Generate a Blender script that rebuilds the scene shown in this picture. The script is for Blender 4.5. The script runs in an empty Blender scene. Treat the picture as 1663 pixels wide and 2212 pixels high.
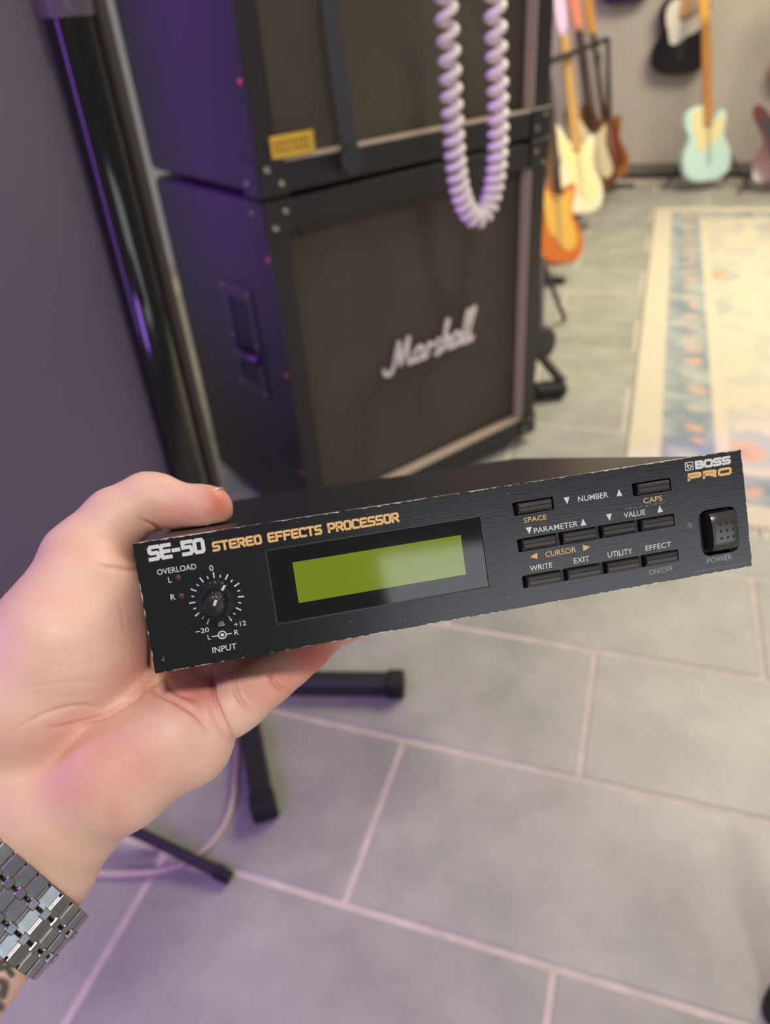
import bpy, bmesh, math, random
import numpy as np
from mathutils import Matrix, Vector
from mathutils.geometry import tessellate_polygon
random.seed(7); np.random.seed(7)
scene = bpy.context.scene
COL = scene.collection

# ------------------------------------------------------------------ camera
F_PX, CX, CY, CAM_H = 1588.0, 831.5, 1106.0, 1.07
PITCH, ROLL, YAW_T, YAW_C = [math.radians(a) for a in (34.696, 4.920, -20.962, 35.477)]
def cam_axes(p, r):
    fw = np.array([0, math.cos(p), -math.sin(p)]); rt = np.array([1., 0, 0]); dn = np.cross(fw, rt)
    c, s = math.cos(r), math.sin(r)
    return np.array([c * rt + s * dn, -s * rt + c * dn, fw])
RC = cam_axes(PITCH, ROLL)            # rows: right, down, forward (world)
CAM = np.array([0, 0, CAM_H])
cd = bpy.data.cameras.new('camera'); cam = bpy.data.objects.new('camera', cd); COL.objects.link(cam)
cd.sensor_fit = 'VERTICAL'; cd.sensor_height = 24.0; cd.sensor_width = 24.0
cd.lens = F_PX / 2212 * 24.0
cd.clip_start = 0.02; cd.clip_end = 60
cam.matrix_world = Matrix([[RC[0][i], -RC[1][i], -RC[2][i], CAM[i]] for i in range(3)] + [[0, 0, 0, 1]])
cd.dof.use_dof = True; cd.dof.focus_distance = 0.262; cd.dof.aperture_fstop = 5.6
scene.camera = cam

# ------------------------------------------------------------------ world, lights, exposure
scene.view_settings.view_transform = 'Standard'; scene.view_settings.look = 'None'
scene.view_settings.gamma = 1.0; scene.view_settings.use_curve_mapping = False
scene.view_settings.exposure = 0.0
wd = bpy.data.worlds.new('room_air'); scene.world = wd; wd.use_nodes = True
wd.node_tree.nodes['Background'].inputs[0].default_value = (1.0, 0.95, 0.9, 1)
wd.node_tree.nodes['Background'].inputs[1].default_value = 0.22
def area(name, loc, target, size, power, color, size_y=None, spread=None):
    l = bpy.data.lights.new(name, 'AREA'); l.energy = power; l.color = color
    l.shape = 'RECTANGLE'; l.size = size; l.size_y = size_y or size
    if spread: l.spread = math.radians(spread)
    o = bpy.data.objects.new(name, l); COL.objects.link(o); o.location = loc
    o.rotation_euler = (Vector(target) - Vector(loc)).to_track_quat('-Z', 'Y').to_euler()
    return o
area('ceiling_lamp_warm', (2.0, 2.6, 2.6), (1.9, 2.8, 0), 1.6, 116, (1.0, 0.90, 0.68))
area('ceiling_lamp_neutral', (0.27, -0.6, 2.32), (0.2, 1.0, 0.6), 0.15, 18.5, (1.0, 0.94, 0.85))
area('panel_reflection_light', (1.60, -1.8, 1.20), (1.60, 0.0, 1.20), 1.96, 15.0, (0.90, 0.95, 1.0), 1.0)  # added light out of view, sized to reflect in the unit's panel and display
area('purple_led_tube', (-0.95, 0.15, 1.25), (-0.15, 0.75, 0.6), 0.03, 5.2, (0.42, 0.10, 1.0), 1.5)
area('purple_cabinet_side_fill', (-1.0, 1.15, 1.45), (-0.27, 1.58, 0.95), 0.10, 5.5, (0.36, 0.05, 1.0), 0.9, 45)  # unseen light added behind the partition to turn the cabinet side purple
area('purple_floor_wash', (-0.50, 0.02, 0.72), (-0.12, 0.50, 0.0), 0.25, 2.9, (0.46, 0.17, 1.0))
area('purple_wall_fill', (0.75, 4.55, 1.35), (1.15, 5.1, 0.95), 0.08, 2.2, (0.50, 0.16, 1.0), 0.5)  # added out of sight behind the cabinets to tint the back wall purple

# ------------------------------------------------------------------ projection helpers (photo pixel -> place in the room)
T1 = np.array([math.cos(YAW_T), math.sin(YAW_T), 0]); T2 = np.array([-math.sin(YAW_T), math.cos(YAW_T), 0])
C1 = np.array([math.cos(YAW_C), math.sin(YAW_C), 0]); C2 = np.array([-math.sin(YAW_C), math.cos(YAW_C), 0])
UP = np.array([0, 0, 1.])
def ray(x, y): return RC.T @ np.array([(x - CX) / F_PX, (y - CY) / F_PX, 1.])
def on_z(x, y, z=0.):
    d = ray(x, y); return CAM + d * ((z - CAM_H) / d[2])
def on_plane(x, y, P, n):
    d = ray(x, y); return CAM + d * ((np.array(P) - CAM) @ n / (d @ n))
def at_depth(x, y, dep): return CAM + ray(x, y) * dep
def frame(o, x, y, z):
    return Matrix([[x[i], y[i], z[i], o[i]] for i in range(3)] + [[0, 0, 0, 1]])

# ------------------------------------------------------------------ materials
MATS = {}
def lin(c): return tuple((v / 12.92 if v <= .04045 else ((v + .055) / 1.055) ** 2.4) for v in (k / 255 for k in c))
def mat(name, rgb, rough=0.5, metal=0., var=0.0, scale=20., bump=0., bscale=200., coat=0., emit=0., aniso=None, sss=0., spec=0.5, coords='Object'):
    if name in MATS: return MATS[name]
    m = bpy.data.materials.new(name); m.use_nodes = True; nt = m.node_tree; b = nt.nodes['Principled BSDF']
    base = lin(rgb)
    b.inputs['Base Color'].default_value = (*base, 1); b.inputs['Roughness'].default_value = rough
    b.inputs['Metallic'].default_value = metal; b.inputs['Coat Weight'].default_value = coat; b.inputs['Coat Roughness'].default_value = .06
    b.inputs['Specular IOR Level'].default_value = spec
    if emit: b.inputs['Emission Color'].default_value = (*base, 1); b.inputs['Emission Strength'].default_value = emit
    tc = nt.nodes.new('ShaderNodeTexCoord')
    if var:
        n = nt.nodes.new('ShaderNodeTexNoise'); n.inputs['Scale'].default_value = scale; n.inputs['Detail'].default_value = 6
        nt.links.new(tc.outputs[coords], n.inputs['Vector'])
        r = nt.nodes.new('ShaderNodeValToRGB'); r.color_ramp.elements[0].position = .3; r.color_ramp.elements[1].position = .7
        r.color_ramp.elements[0].color = (*[v * (1 - var) for v in base], 1); r.color_ramp.elements[1].color = (*[min(1, v * (1 + var)) for v in base], 1)
        nt.links.new(n.outputs['Fac'], r.inputs[0]); nt.links.new(r.outputs[0], b.inputs['Base Color'])
    if bump:
        n2 = nt.nodes.new('ShaderNodeTexNoise'); n2.inputs['Scale'].default_value = bscale; n2.inputs['Detail'].default_value = 4
        if aniso:
            mp = nt.nodes.new('ShaderNodeMapping'); mp.inputs['Scale'].default_value = aniso
            nt.links.new(tc.outputs[coords], mp.inputs['Vector']); nt.links.new(mp.outputs[0], n2.inputs['Vector'])
        else: nt.links.new(tc.outputs[coords], n2.inputs['Vector'])
        bp = nt.nodes.new('ShaderNodeBump'); bp.inputs['Strength'].default_value = bump; bp.inputs['Distance'].default_value = .001
        nt.links.new(n2.outputs['Fac'], bp.inputs['Height']); nt.links.new(bp.outputs[0], b.inputs['Normal'])
    MATS[name] = m; return m

# ------------------------------------------------------------------ mesh helpers
class MB:
    def __init__(s): s.v = []; s.f = []
    def add(s, vs, fs):
        k = len(s.v); s.v += [tuple(map(float, v)) for v in vs]; s.f += [tuple(i + k for i in f) for f in fs]; return s
    def box(s, c, size, M=None, bev=0.):
        x, y, z = [d / 2 for d in size]
        if bev > 0:
            b = min(bev, x * .9, y * .9, z * .9); vs = []
            idx = {}
            for sx in (-1, 1):
                for sy in (-1, 1):
                    for sz in (-1, 1):
                        for a in range(3):
                            p = [sx * (x - b), sy * (y - b), sz * (z - b)]; p[a] = (sx * x, sy * y, sz * z)[a]
                            idx[(sx, sy, sz, a)] = len(vs); vs.append(p)
            fs = []
            sg = (-1, 1)
            for a in range(3):
                o = [k for k in range(3) if k != a]
                for w in sg:
                    def key(u, v):
                        t = [0, 0, 0]; t[a] = w; t[o[0]] = u; t[o[1]] = v; return idx[(*t, a)]
                    q = [key(-1, -1), key(1, -1), key(1, 1), key(-1, 1)]
                    if (w < 0) != (a == 1): q = q[::-1]
                    fs.append(q)
            for a in range(3):        # edges running along axis a
                o = [k for k in range(3) if k != a]
                for u in sg:
                    for v in sg:
                        def key(w, ax):
                            t = [0, 0, 0]; t[a] = w; t[o[0]] = u; t[o[1]] = v; return idx[(*t, ax)]
                        fs.append([key(-1, o[0]), key(1, o[0]), key(1, o[1]), key(-1, o[1])])
            for sx in sg:
                for sy in sg:
                    for sz in sg: fs.append([idx[(sx, sy, sz, a)] for a in range(3)])
        else:
            vs = [(sx * x, sy * y, sz * z) for sx in (-1, 1) for sy in (-1, 1) for sz in (-1, 1)]
            fs = [(0, 1, 3, 2), (4, 6, 7, 5), (0, 4, 5, 1), (2, 3, 7, 6), (0, 2, 6, 4), (1, 5, 7, 3)]
        vs = [Vector(v) for v in vs]
        if M is not None: vs = [M @ v for v in vs]
        return s.add([v + Vector(c) for v in vs], fs)
    def prism(s, outline, h0, h1, to3, holes=()):
        """outline in 2D; to3(x, y, h) -> 3D"""
        loops = [list(outline)] + [list(h) for h in holes]
        flat = [p for l in loops for p in l]
        tris = tessellate_polygon([[Vector((p[0], p[1], 0)) for p in l] for l in loops])
        n = len(flat)
        vs = [to3(p[0], p[1], h0) for p in flat] + [to3(p[0], p[1], h1) for p in flat]
        fs = [tuple(t) for t in tris] + [tuple(i + n for i in reversed(t)) for t in tris]
        k = 0
        for l in loops:
            m = len(l)
            for i in range(m):
                a, b = k + i, k + (i + 1) % m; fs.append((a, b, b + n, a + n))
            k += m
        return s.add(vs, fs)
    def tube(s, pts, rad, n=10, caps=True, closed=False):
        P = [np.array(p, float) for p in pts]; m = len(P)
        R = rad if hasattr(rad, '__len__') else [rad] * m
        tang = []
        for i in range(m):
            a = P[(i - 1) % m] if closed or i > 0 else P[i]; b = P[(i + 1) % m] if closed or i < m - 1 else P[i]
            t = b - a; tang.append(t / (np.linalg.norm(t) + 1e-12))
        ref = np.array([0, 0, 1.]) if abs(tang[0][2]) < .9 else np.array([1., 0, 0])
        u = np.cross(tang[0], ref); u /= np.linalg.norm(u); vs = []
        for i in range(m):
            u = u - tang[i] * (u @ tang[i]); u /= np.linalg.norm(u) + 1e-12; w = np.cross(tang[i], u)
            for k in range(n):
                a = 2 * math.pi * k / n; vs.append(P[i] + R[i] * (math.cos(a) * u + math.sin(a) * w))
        fs = []
        for i in range(m if closed else m - 1):
            j = (i + 1) % m
            for k in range(n):
                fs.append((i * n + k, i * n + (k + 1) % n, j * n + (k + 1) % n, j * n + k))
        if caps and not closed:
            fs.append(tuple(range(n))[::-1]); fs.append(tuple(range((m - 1) * n, m * n)))
        return s.add(vs, fs)
    def lathe(s, prof, n, to3, teeth=0, tdepth=0.):
        """prof: list of (r, h); to3(x, y, h)"""
        vs = []
        for r, h in prof:
            for k in range(n):
                a = 2 * math.pi * k / n; rr = r - (tdepth if teeth and (k * teeth * 2 // n) % 2 and r > 0 else 0)
                vs.append(to3(rr * math.cos(a), rr * math.sin(a), h))
        fs = []
        for i in range(len(prof) - 1):
            for k in range(n):
                fs.append((i * n + k, i * n + (k + 1) % n, (i + 1) * n + (k + 1) % n, (i + 1) * n + k))
        fs.append(tuple(range(n))[::-1]); fs.append(tuple(range((len(prof) - 1) * n, len(prof) * n)))
        return s.add(vs, fs)
    def mesh(s, name, smooth=False):
        me = bpy.data.meshes.new(name); me.from_pydata(s.v, [], s.f); me.validate()
        bm = bmesh.new(); bm.from_mesh(me); bmesh.ops.recalc_face_normals(bm, faces=bm.faces); bm.to_mesh(me); bm.free()
        if smooth:
            me.polygons.foreach_set('use_smooth', [True] * len(me.polygons))
            if smooth != 'all':
                me.set_sharp_from_angle(angle=math.radians(40))
        return me
    def build(s, name, material, parent=None, smooth=False):
        o = bpy.data.objects.new(name, s.mesh(name, smooth)); COL.objects.link(o)
        o.data.materials.append(material)
        if parent is not None: o.parent = parent
        return o
def empty(name, M):
    o = bpy.data.objects.new(name, None); COL.objects.link(o); o.empty_display_size = .05
    o.matrix_world = M if isinstance(M, Matrix) else Matrix.Translation(Vector(M)); return o
def tag(o, label, cat, group=None):
    o['label'] = label; o['category'] = cat
    if group: o['group'] = group
    return o
def struct(o): o['kind'] = 'structure'; return o
def catmull(pts, n=8, closed=True):
    P = [np.array(p, float) for p in pts]; m = len(P); out = []
    for i in range(m if closed else m - 1):
        g = (lambda k: P[k % m]) if closed else (lambda k: P[max(0, min(m - 1, k))])
        p0, p1, p2, p3 = g(i - 1), g(i), g(i + 1), g(i + 2)
        for k in range(n):
            t = k / n
            out.append(.5 * ((2 * p1) + (-p0 + p2) * t + (2 * p0 - 5 * p1 + 4 * p2 - p3) * t * t + (-p0 + 3 * p1 - 3 * p2 + p3) * t ** 3))
    if not closed: out.append(P[-1])
    return out
def rrect(x0, x1, y0, y1, r, n=4):
    pts = []
    for cx, cy, a0 in ((x1 - r, y1 - r, 0), (x0 + r, y1 - r, 90), (x0 + r, y0 + r, 180), (x1 - r, y0 + r, 270)):
        for k in range(n + 1):
            a = math.radians(a0 + 90 * k / n); pts.append((cx + r * math.cos(a), cy + r * math.sin(a)))
    return pts

# ================================================================== STRUCTURE
# floor: grout bed with tiles laid in running bond (30 x 60 cm)
WALL_V = 5.5
def tmat(u, v, z=0.): return frame(T1 * u + T2 * v + UP * z, T1, T2, UP)
grout = mat('grout', (204, 194, 182), .8, var=.12, scale=30)
tile_m = bpy.data.materials.new('grey_stone_tile'); tile_m.use_nodes = True
nt = tile_m.node_tree; b = nt.nodes['Principled BSDF']; b.inputs['Roughness'].default_value = .42
ge = nt.nodes.new('ShaderNodeNewGeometry'); oi = nt.nodes.new('ShaderNodeObjectInfo')
n1 = nt.nodes.new('ShaderNodeTexNoise'); n1.inputs['Scale'].default_value = 7; n1.inputs['Detail'].default_value = 8; n1.inputs['Roughness'].default_value = .62
nt.links.new(ge.outputs['Position'], n1.inputs['Vector'])
ramp = nt.nodes.new('ShaderNodeValToRGB'); ramp.color_ramp.elements[0].position = .3; ramp.color_ramp.elements[1].position = .72
ramp.color_ramp.elements[0].color = (*lin((149, 150, 143)), 1); ramp.color_ramp.elements[1].color = (*lin((179, 180, 169)), 1)
nt.links.new(n1.outputs['Fac'], ramp.inputs[0])
hs = nt.nodes.new('ShaderNodeHueSaturation'); mr = nt.nodes.new('ShaderNodeMapRange')
mr.inputs['To Min'].default_value = .93; mr.inputs['To Max'].default_value = 1.06
nt.links.new(oi.outputs['Random'], mr.inputs['Value']); nt.links.new(mr.outputs[0], hs.inputs['Value'])
nt.links.new(ramp.outputs[0], hs.inputs['Color']); nt.links.new(hs.outputs[0], b.inputs['Base Color'])
bp = nt.nodes.new('ShaderNodeBump'); bp.inputs['Strength'].default_value = .15; bp.inputs['Distance'].default_value = .002
nt.links.new(n1.outputs['Fac'], bp.inputs['Height']); nt.links.new(bp.outputs[0], b.inputs['Normal'])
FU0, FU1, FV0 = -2.4, 3.6, -1.5
fl = MB().box(((FU0 + FU1) / 2, (FV0 + WALL_V) / 2, -.027), (FU1 - FU0, WALL_V - FV0, .05)).build('floor', grout)
fl.matrix_world = tmat(0, 0); struct(fl)
tile_mesh = MB().box((0, 0, -.01), (.591, .291, .02), bev=.0025).mesh('floor_tile'); tile_mesh.materials.append(tile_m)
row = 0
for r in range(-5, 17):
    v = .4815 + .3 * r + .15
    if v > WALL_V + .1: break
    for k in range(-4, 7):
        u = (0.0 if r % 2 else 0.3) + .6 * k - .3
        X = T1 * u + T2 * v
        # keep what the photo's view (or a step aside from it) can reach
        c = RC @ (X - CAM)
        if c[2] < .3: continue
        px, py = c[0] / c[2] * F_PX + CX, c[1] / c[2] * F_PX + CY
        if px < -900 or px > 2700 or py > 3000 or u > FU1 - .2 or u < FU0 + .2 or v + .15 > WALL_V: continue
        o = bpy.data.objects.new('floor_tile', tile_mesh); COL.objects.link(o); o.parent = fl; o.location = (u, v, 0)

wall_m = mat('grey_wall_paint', (190, 182, 172), .75, var=.04, scale=3, bump=.1, bscale=60)
wb = MB().box((.6, WALL_V + .06, 1.4), (6.0, .1, 2.85)).build('wall_back', wall_m); wb.matrix_world = tmat(0, 0); struct(wb)
bb = MB().box((.6, WALL_V + .003, .04), (6.0, .014, .08), bev=.003).build('baseboard_back', mat('grey_skirting', (120, 116, 112), .5)); bb.matrix_world = tmat(0, 0); struct(bb)
ce = MB().box((.6, 2, 2.87), (6.0, 7.2, .06)).build('ceiling', mat('ceiling_paint', (205, 200, 195), .9)); ce.matrix_world = tmat(0, 0); struct(ce)
# partition wall at the left, ending at the black post
wl_m = mat('dark_grey_partition_paint', (96, 92, 95), .6, var=.05, scale=2)
PW = np.array([-.316, 1.050, 0])
wl = MB().box((-.75, .04, 1.425), (1.5, .07, 2.84)).build('wall_left', wl_m)
wl.matrix_world = frame(PW, C1, C2, UP); struct(wl)

# ================================================================== RUG
rug_m = bpy.data.materials.new('faded_oriental_rug'); rug_m.use_nodes = True
nt = rug_m.node_tree; b = nt.nodes['Principled BSDF']; b.inputs['Roughness'].default_value = .95; b.inputs['Specular IOR Level'].default_value = .1
N = nt.nodes.new; L = nt.links.new
tc = N('ShaderNodeTexCoord'); sx = N('ShaderNodeSeparateXYZ'); L(tc.outputs['Object'], sx.inputs[0])
RUG_W, RUG_V0, RUG_V1, RUG_U0 = 2.0, 1.56, 4.62, .015
RUG_L = RUG_V1 - RUG_V0
def math_n(op, a, c=None):
    n = N('ShaderNodeMath'); n.operation = op
    for i, q in enumerate((a, c)):
        if q is None: continue
        if isinstance(q, (int, float)): n.inputs[i].default_value = q
        else: L(q, n.inputs[i])
    return n.outputs[0]
def mixc(fac, a, c):
    n = N('ShaderNodeMix'); n.data_type = 'RGBA'
    L(fac, n.inputs[0]) if not isinstance(fac, (int, float)) else setattr(n.inputs[0], 'default_value', fac)
    for q, i in ((a, 6), (c, 7)):
        if isinstance(q, tuple): n.inputs[i].default_value = (*lin(q), 1)
        else: L(q, n.inputs[i])
    return n.outputs[2]
dx = math_n('SUBTRACT', RUG_W / 2, math_n('ABSOLUTE', sx.outputs[0])); dy = math_n('SUBTRACT', RUG_L / 2, math_n('ABSOLUTE', sx.outputs[1]))
edge = math_n('MINIMUM', dx, dy)
nz = N('ShaderNodeTexNoise'); nz.inputs['Scale'].default_value = 9; nz.inputs['Detail'].default_value = 5; L(tc.outputs['Object'], nz.inputs['Vector'])
def ripple(scale, lo, hi, feat='F1', rnd=.35):
    vo = N('ShaderNodeTexVoronoi'); vo.inputs['Scale'].default_value = scale; vo.inputs['Randomness'].default_value = rnd; vo.feature = feat
    wv = N('ShaderNodeVectorMath'); wv.operation = 'MULTIPLY_ADD'; L(nz.outputs['Color'], wv.inputs[0]); wv.inputs[1].default_value = (.12, .12, 0); L(tc.outputs['Object'], wv.inputs[2])
    L(wv.outputs[0], vo.inputs['Vector'])
    m = N('ShaderNodeMapRange'); m.inputs['From Min'].default_value = lo; m.inputs['From Max'].default_value = hi; L(vo.outputs['Distance'], m.inputs['Value']); m.clamp = True
    return m.outputs[0], vo
def step(x, lo, hi):
    m = N('ShaderNodeMapRange'); m.inputs['From Min'].default_value = lo; m.inputs['From Max'].default_value = hi; L(x, m.inputs['Value']); m.clamp = True; return m.outputs[0]
cream, pale, blue, slate, salmon, rust = (208, 200, 178), (222, 212, 190), (164, 174, 172), (132, 146, 156), (206, 168, 142), (172, 124, 102)
r1, v1 = ripple(2.6, .16, .19); r2, _ = ripple(2.6, .27, .30); r3, _ = ripple(2.6, .07, .10); r4, _ = ripple(7., .15, .2, rnd=.8)
field = mixc(r1, salmon, cream); ring = math_n('MULTIPLY', r1, math_n('SUBTRACT', 1, r2))
field = mixc(math_n('MULTIPLY', ring, .75), field, blue); field = mixc(math_n('SUBTRACT', 1, r3), field, rust)
sel = step(nz.outputs['Fac'], .5, .56)
field = mixc(math_n('MULTIPLY', math_n('SUBTRACT', 1, r4), math_n('MULTIPLY', r2, .7)), field, pale)
field = mixc(math_n('MULTIPLY', sel, math_n('MULTIPLY', r2, .55)), field, blue)
bd, _ = ripple(9., .2, .3, rnd=.2)
band = mixc(bd, salmon, slate); band = mixc(step(nz.outputs['Fac'], .42, .62), band, blue)
col = mixc(step(edge, .26, .268), mixc(step(edge, .225, .23), mixc(step(edge, .085, .09), cream, band), cream), field)
col = mixc(math_n('MULTIPLY', step(nz.outputs['Fac'], .35, .75), .35), col, pale)
L(col, b.inputs['Base Color'])
fine = N('ShaderNodeTexNoise'); fine.inputs['Scale'].default_value = 400; L(tc.outputs['Object'], fine.inputs['Vector'])
bp = N('ShaderNodeBump'); bp.inputs['Strength'].default_value = .3; bp.inputs['Distance'].default_value = .002; L(fine.outputs['Fac'], bp.inputs['Height']); L(bp.outputs[0], b.inputs['Normal'])
rug_top = empty('area_rug', tmat(RUG_U0 + RUG_W / 2, (RUG_V0 + RUG_V1) / 2, 0))
tag(rug_top, 'faded cream, blue and salmon oriental rug on the grey tiles', 'rug')
MB().box((0, 0, .005), (RUG_W, RUG_L, .009), bev=.003).build('pile', rug_m, rug_top)
fr = MB()
for s in (-1, 1):
    for k in range(130):
        x = -RUG_W / 2 + .01 + k * (RUG_W - .02) / 129; a = random.uniform(-.006, .006)
        fr.add([(x - .004, s * RUG_L / 2, .006), (x + .004, s * RUG_L / 2, .006), (x + a + .002, s * (RUG_L / 2 + .035), .001), (x + a - .002, s * (RUG_L / 2 + .035), .001)], [(0, 1, 2, 3)])
fo = fr.build('fringe', mat('rug_fringe', (228, 220, 196), .9), rug_top); fo['kind'] = 'stuff'

# ================================================================== SPEAKER CABINETS
tolex = mat('black_vinyl_tolex', (34, 33, 36), .40, bump=.35, bscale=500)
grille_m = mat('brown_black_grille_cloth', (72, 65, 56), .8, var=.14, scale=7, bump=.5, bscale=900)
piping_m = mat('beige_piping', (196, 178, 158), .5)
corner_m = mat('black_corner_plastic', (38, 38, 40), .35)
steel = mat('screw_steel', (190, 180, 170), .25, 1.)
dark_m = mat('recess_black', (12, 12, 13), .5)
CP = on_z(1150, 950); CW, CDP = .754, .48
def cab_frame(z): return frame(CP - C1 * CW + UP * z, C1, C2, UP)     # x along the front, y into the cabinet, z up
def screw(mb, p, axis, r=.0055, h=.003):
    p = np.array(p, float); a = np.array(axis, float)
    mb.tube([p, p + a * h * .6, p + a * h], [r, r, r * .55], 10)
def cabinet(z0, hgt, label, top):
    root = empty('speaker_cabinet', cab_frame(z0)); tag(root, label, 'speaker cabinet', 'stacked guitar speaker cabinets')
    t = .045; t0 = .05; rec = .034
    # shell: hollow front
    sh = MB()
    to3 = lambda x, z, h: (x, h, z)
    sh.prism(rrect(0, CW, 0, hgt, .016), 0, rec + .02, to3, [rrect(t, CW - t, t0, hgt - t0, .002)[::-1]])
    sh.prism(rrect(0, CW, 0, hgt, .016), rec + .02, CDP, to3)
    so_ = sh.build('shell', tolex, root, True)
    bv = so_.modifiers.new('rounded_edges', 'BEVEL'); bv.width = .009; bv.segments = 3; bv.limit_method = 'ANGLE'; bv.angle_limit = math.radians(50)
    MB().box((CW / 2, rec + .012, hgt / 2), (CW - 2 * t, .012, hgt - 2 * t0)).build('grille_cloth', grille_m, root)
    pd, pt = rec - .004, .004
    for c, s in (((CW - t - pt / 2, .003 + pd / 2, hgt / 2), (pt, pd, hgt - 2 * t0)), ((CW / 2, .003 + pd / 2, t0 + pt / 2), (CW - 2 * t - 2 * pt, pd, pt))):
        MB().box(c, s, bev=.001).build('piping', piping_m, root)
    for x in (0, CW):
        for z in (0, hgt):
            sxn = 1 if x == 0 else -1; szn = 1 if z == 0 else -1
            m = MB(); g = .004
            m.box((x + sxn * (.03 - g), -g / 2, z + szn * (.03 - g)), (.06, g, .06), bev=.0015)
            m.box((x - sxn * g / 2, .03 - g, z + szn * (.03 - g)), (g, .06, .06), bev=.0015)
            m.box((x + sxn * (.03 - g), .03 - g, z - szn * g / 2), (.06, .06, g), bev=.0015)
            cp = m.build('corner_protector', corner_m, root)
            s1 = MB(); screw(s1, (x + sxn * .042, -g, z + szn * .018), (0, -1, 0)); s1.build('screw', steel, cp, True)
            s1 = MB(); screw(s1, (x + sxn * .016, -g, z + szn * .044), (0, -1, 0)); s1.build('screw', steel, cp, True)
            s1 = MB(); screw(s1, (x - sxn * g, .04, z + szn * .02), (-sxn, 0, 0)); s1.build('screw', steel, cp, True)
    for zz in np.linspace(.14, hgt - .14, 3):
        s1 = MB(); screw(s1, (0, .012, zz + .04), (-1, 0, 0), .005); s1.build('screw', mat('orange_lit_screw', (214, 120, 90), .35, .6), root, True)  # orange light caught by these screws is put into their colour
    # recessed side handles (left and right)
    for side in (-1, 1):
        X = 0 if side < 0 else CW
        hz = hgt * .60
        hp = MB(); y0, y1, za, zb = .105, .235, hz - .125, hz + .125
        to3s = lambda y, z, h: (X + side * h, y, z)
        hp.prism(rrect(y0, y1, za, zb, .012), -.001, .004, to3s, [rrect(y0 + .024, y1 - .024, za + .03, zb - .03, .015)[::-1]])
        ho = hp.build('handle_plate', corner_m, root, True)
        MB().prism(rrect(y0 + .022, y1 - .022, za + .028, zb - .028, .012), .0004, .0018, to3s).build('handle_recess', dark_m, ho)
        MB().tube([(X + side * .003, y0 + .02, hz - .035), (X + side * .012, y0 + .04, hz - .032), (X + side * .012, y1 - .04, hz - .032), (X + side * .003, y1 - .02, hz - .035)], .011, 10).build('handle_bar', corner_m, ho, True)
        for yy in (y0 + .01, y1 - .01):
            for zz in (za + .012, hz, zb - .012):
                s1 = MB(); screw(s1, (X + side * .004, yy, zz), (side, 0, 0), .005); s1.build('screw', steel, ho, True)
    return root
BOT_Z, BOT_H, TOP_Z = .034, .752, .797
lower = cabinet(BOT_Z, BOT_H, 'lower black speaker cabinet with white script logo on its dark grille', False)
upper = cabinet(TOP_Z, .752, 'upper black speaker cabinet with yellow sticker, stacked on the other cabinet', True)
for r_, zb in ((lower, -BOT_Z), (upper, BOT_Z + BOT_H - TOP_Z)):
    for x in (.07, CW - .07):
        for y in (.06, CDP - .06):
            MB().lathe([(.022, 0), (.024, .004), (.024, -zb - .004), (.02, -zb + .0006)], 14, lambda a, c, h, x=x, y=y, zb=zb: (x + a, y + c, zb + h)).build('rubber_foot', corner_m, r_, True)
# script logo on the lower grille
def stroke_tubes(strokes, to3, rad):
    m = MB()
    for s_ in strokes:
        pts = catmull([(*p, 0) for p in s_], 6, False); m.tube([to3(p[0], p[1]) for p in pts], rad, 8)
    return m
logo_strokes = [
    [(2, 20), (-2, 8), (6, -2), (18, 0), (28, 14), (38, 48), (50, 88)], [(50, 88), (49, 50), (50, 12)], [(50, 12), (64, 52), (82, 92)], [(82, 92), (77, 55), (76, 14), (84, 8), (94, 16)],
    [(126, 42), (114, 48), (100, 36), (96, 16), (104, 6), (116, 14), (126, 40)], [(128, 46), (122, 18), (126, 6), (138, 14)],
    [(136, 6), (146, 46), (150, 36), (160, 46)], [(162, 10), (172, 2), (180, 12), (170, 30), (178, 48), (184, 44)],
    [(186, 4), (200, 50), (214, 92), (208, 94), (200, 60), (194, 6)], [(196, 26), (208, 46), (216, 38), (210, 12), (216, 6), (226, 14)],
    [(252, 42), (240, 48), (228, 36), (224, 16), (230, 6), (242, 14), (252, 40)], [(254, 46), (248, 18), (252, 6), (260, 12)],
    [(256, 12), (272, 60), (286, 98), (278, 98), (268, 50), (264, 12), (270, 4), (280, 14)], [(276, 12), (292, 62), (306, 102), (298, 102), (288, 52), (284, 12), (290, 4), (300, 18)]]
LG = on_plane(820, 815, CP + C2 * .032, C2); lu = (LG - (CP - C1 * CW)) @ C1; lz = LG[2] - BOT_Z
LS = .00094
lg = stroke_tubes(logo_strokes, lambda x, y: (lu + .008 + x * LS, .023, lz + .004 + y * LS * .84), .0048)
lg.build('script_logo', mat('white_logo_plastic', (226, 218, 212), .35), lower, 'all')
# yellow sticker with print on the upper cabinet
SU = [on_plane(*p, CP + C2 * .01, C2) for p in ((573, 292), (668, 282), (672, 325), (580, 345))]
sx_ = [(p - (CP - C1 * CW)) @ C1 for p in SU]; sz_ = [p[2] - TOP_Z for p in SU]
x0, x1, z0, z1 = (sx_[0] + sx_[3]) / 2, (sx_[1] + sx_[2]) / 2, (sz_[2] + sz_[3]) / 2, (sz_[0] + sz_[1]) / 2
x0 = max(x0, .012); 
st = MB().box(((x0 + x1) / 2, -.0022, (z0 + z1) / 2), (x1 - x0, .003, z1 - z0), bev=.001).build('yellow_sticker', mat('yellow_label', (222, 182, 62), .5, var=.1, scale=60), upper)
pr = MB()
for k in range(9):
    xx = x0 + (x1 - x0) * (.1 + .092 * k)
    for zz in (.66, .34):
        pr.box((xx, -.0042, z0 + (z1 - z0) * zz), ((x1 - x0) * .055, .0006, (z1 - z0) * random.uniform(.14, .22)))
pr.build('sticker_print', mat('sticker_ink', (150, 112, 34), .6), st)

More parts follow.
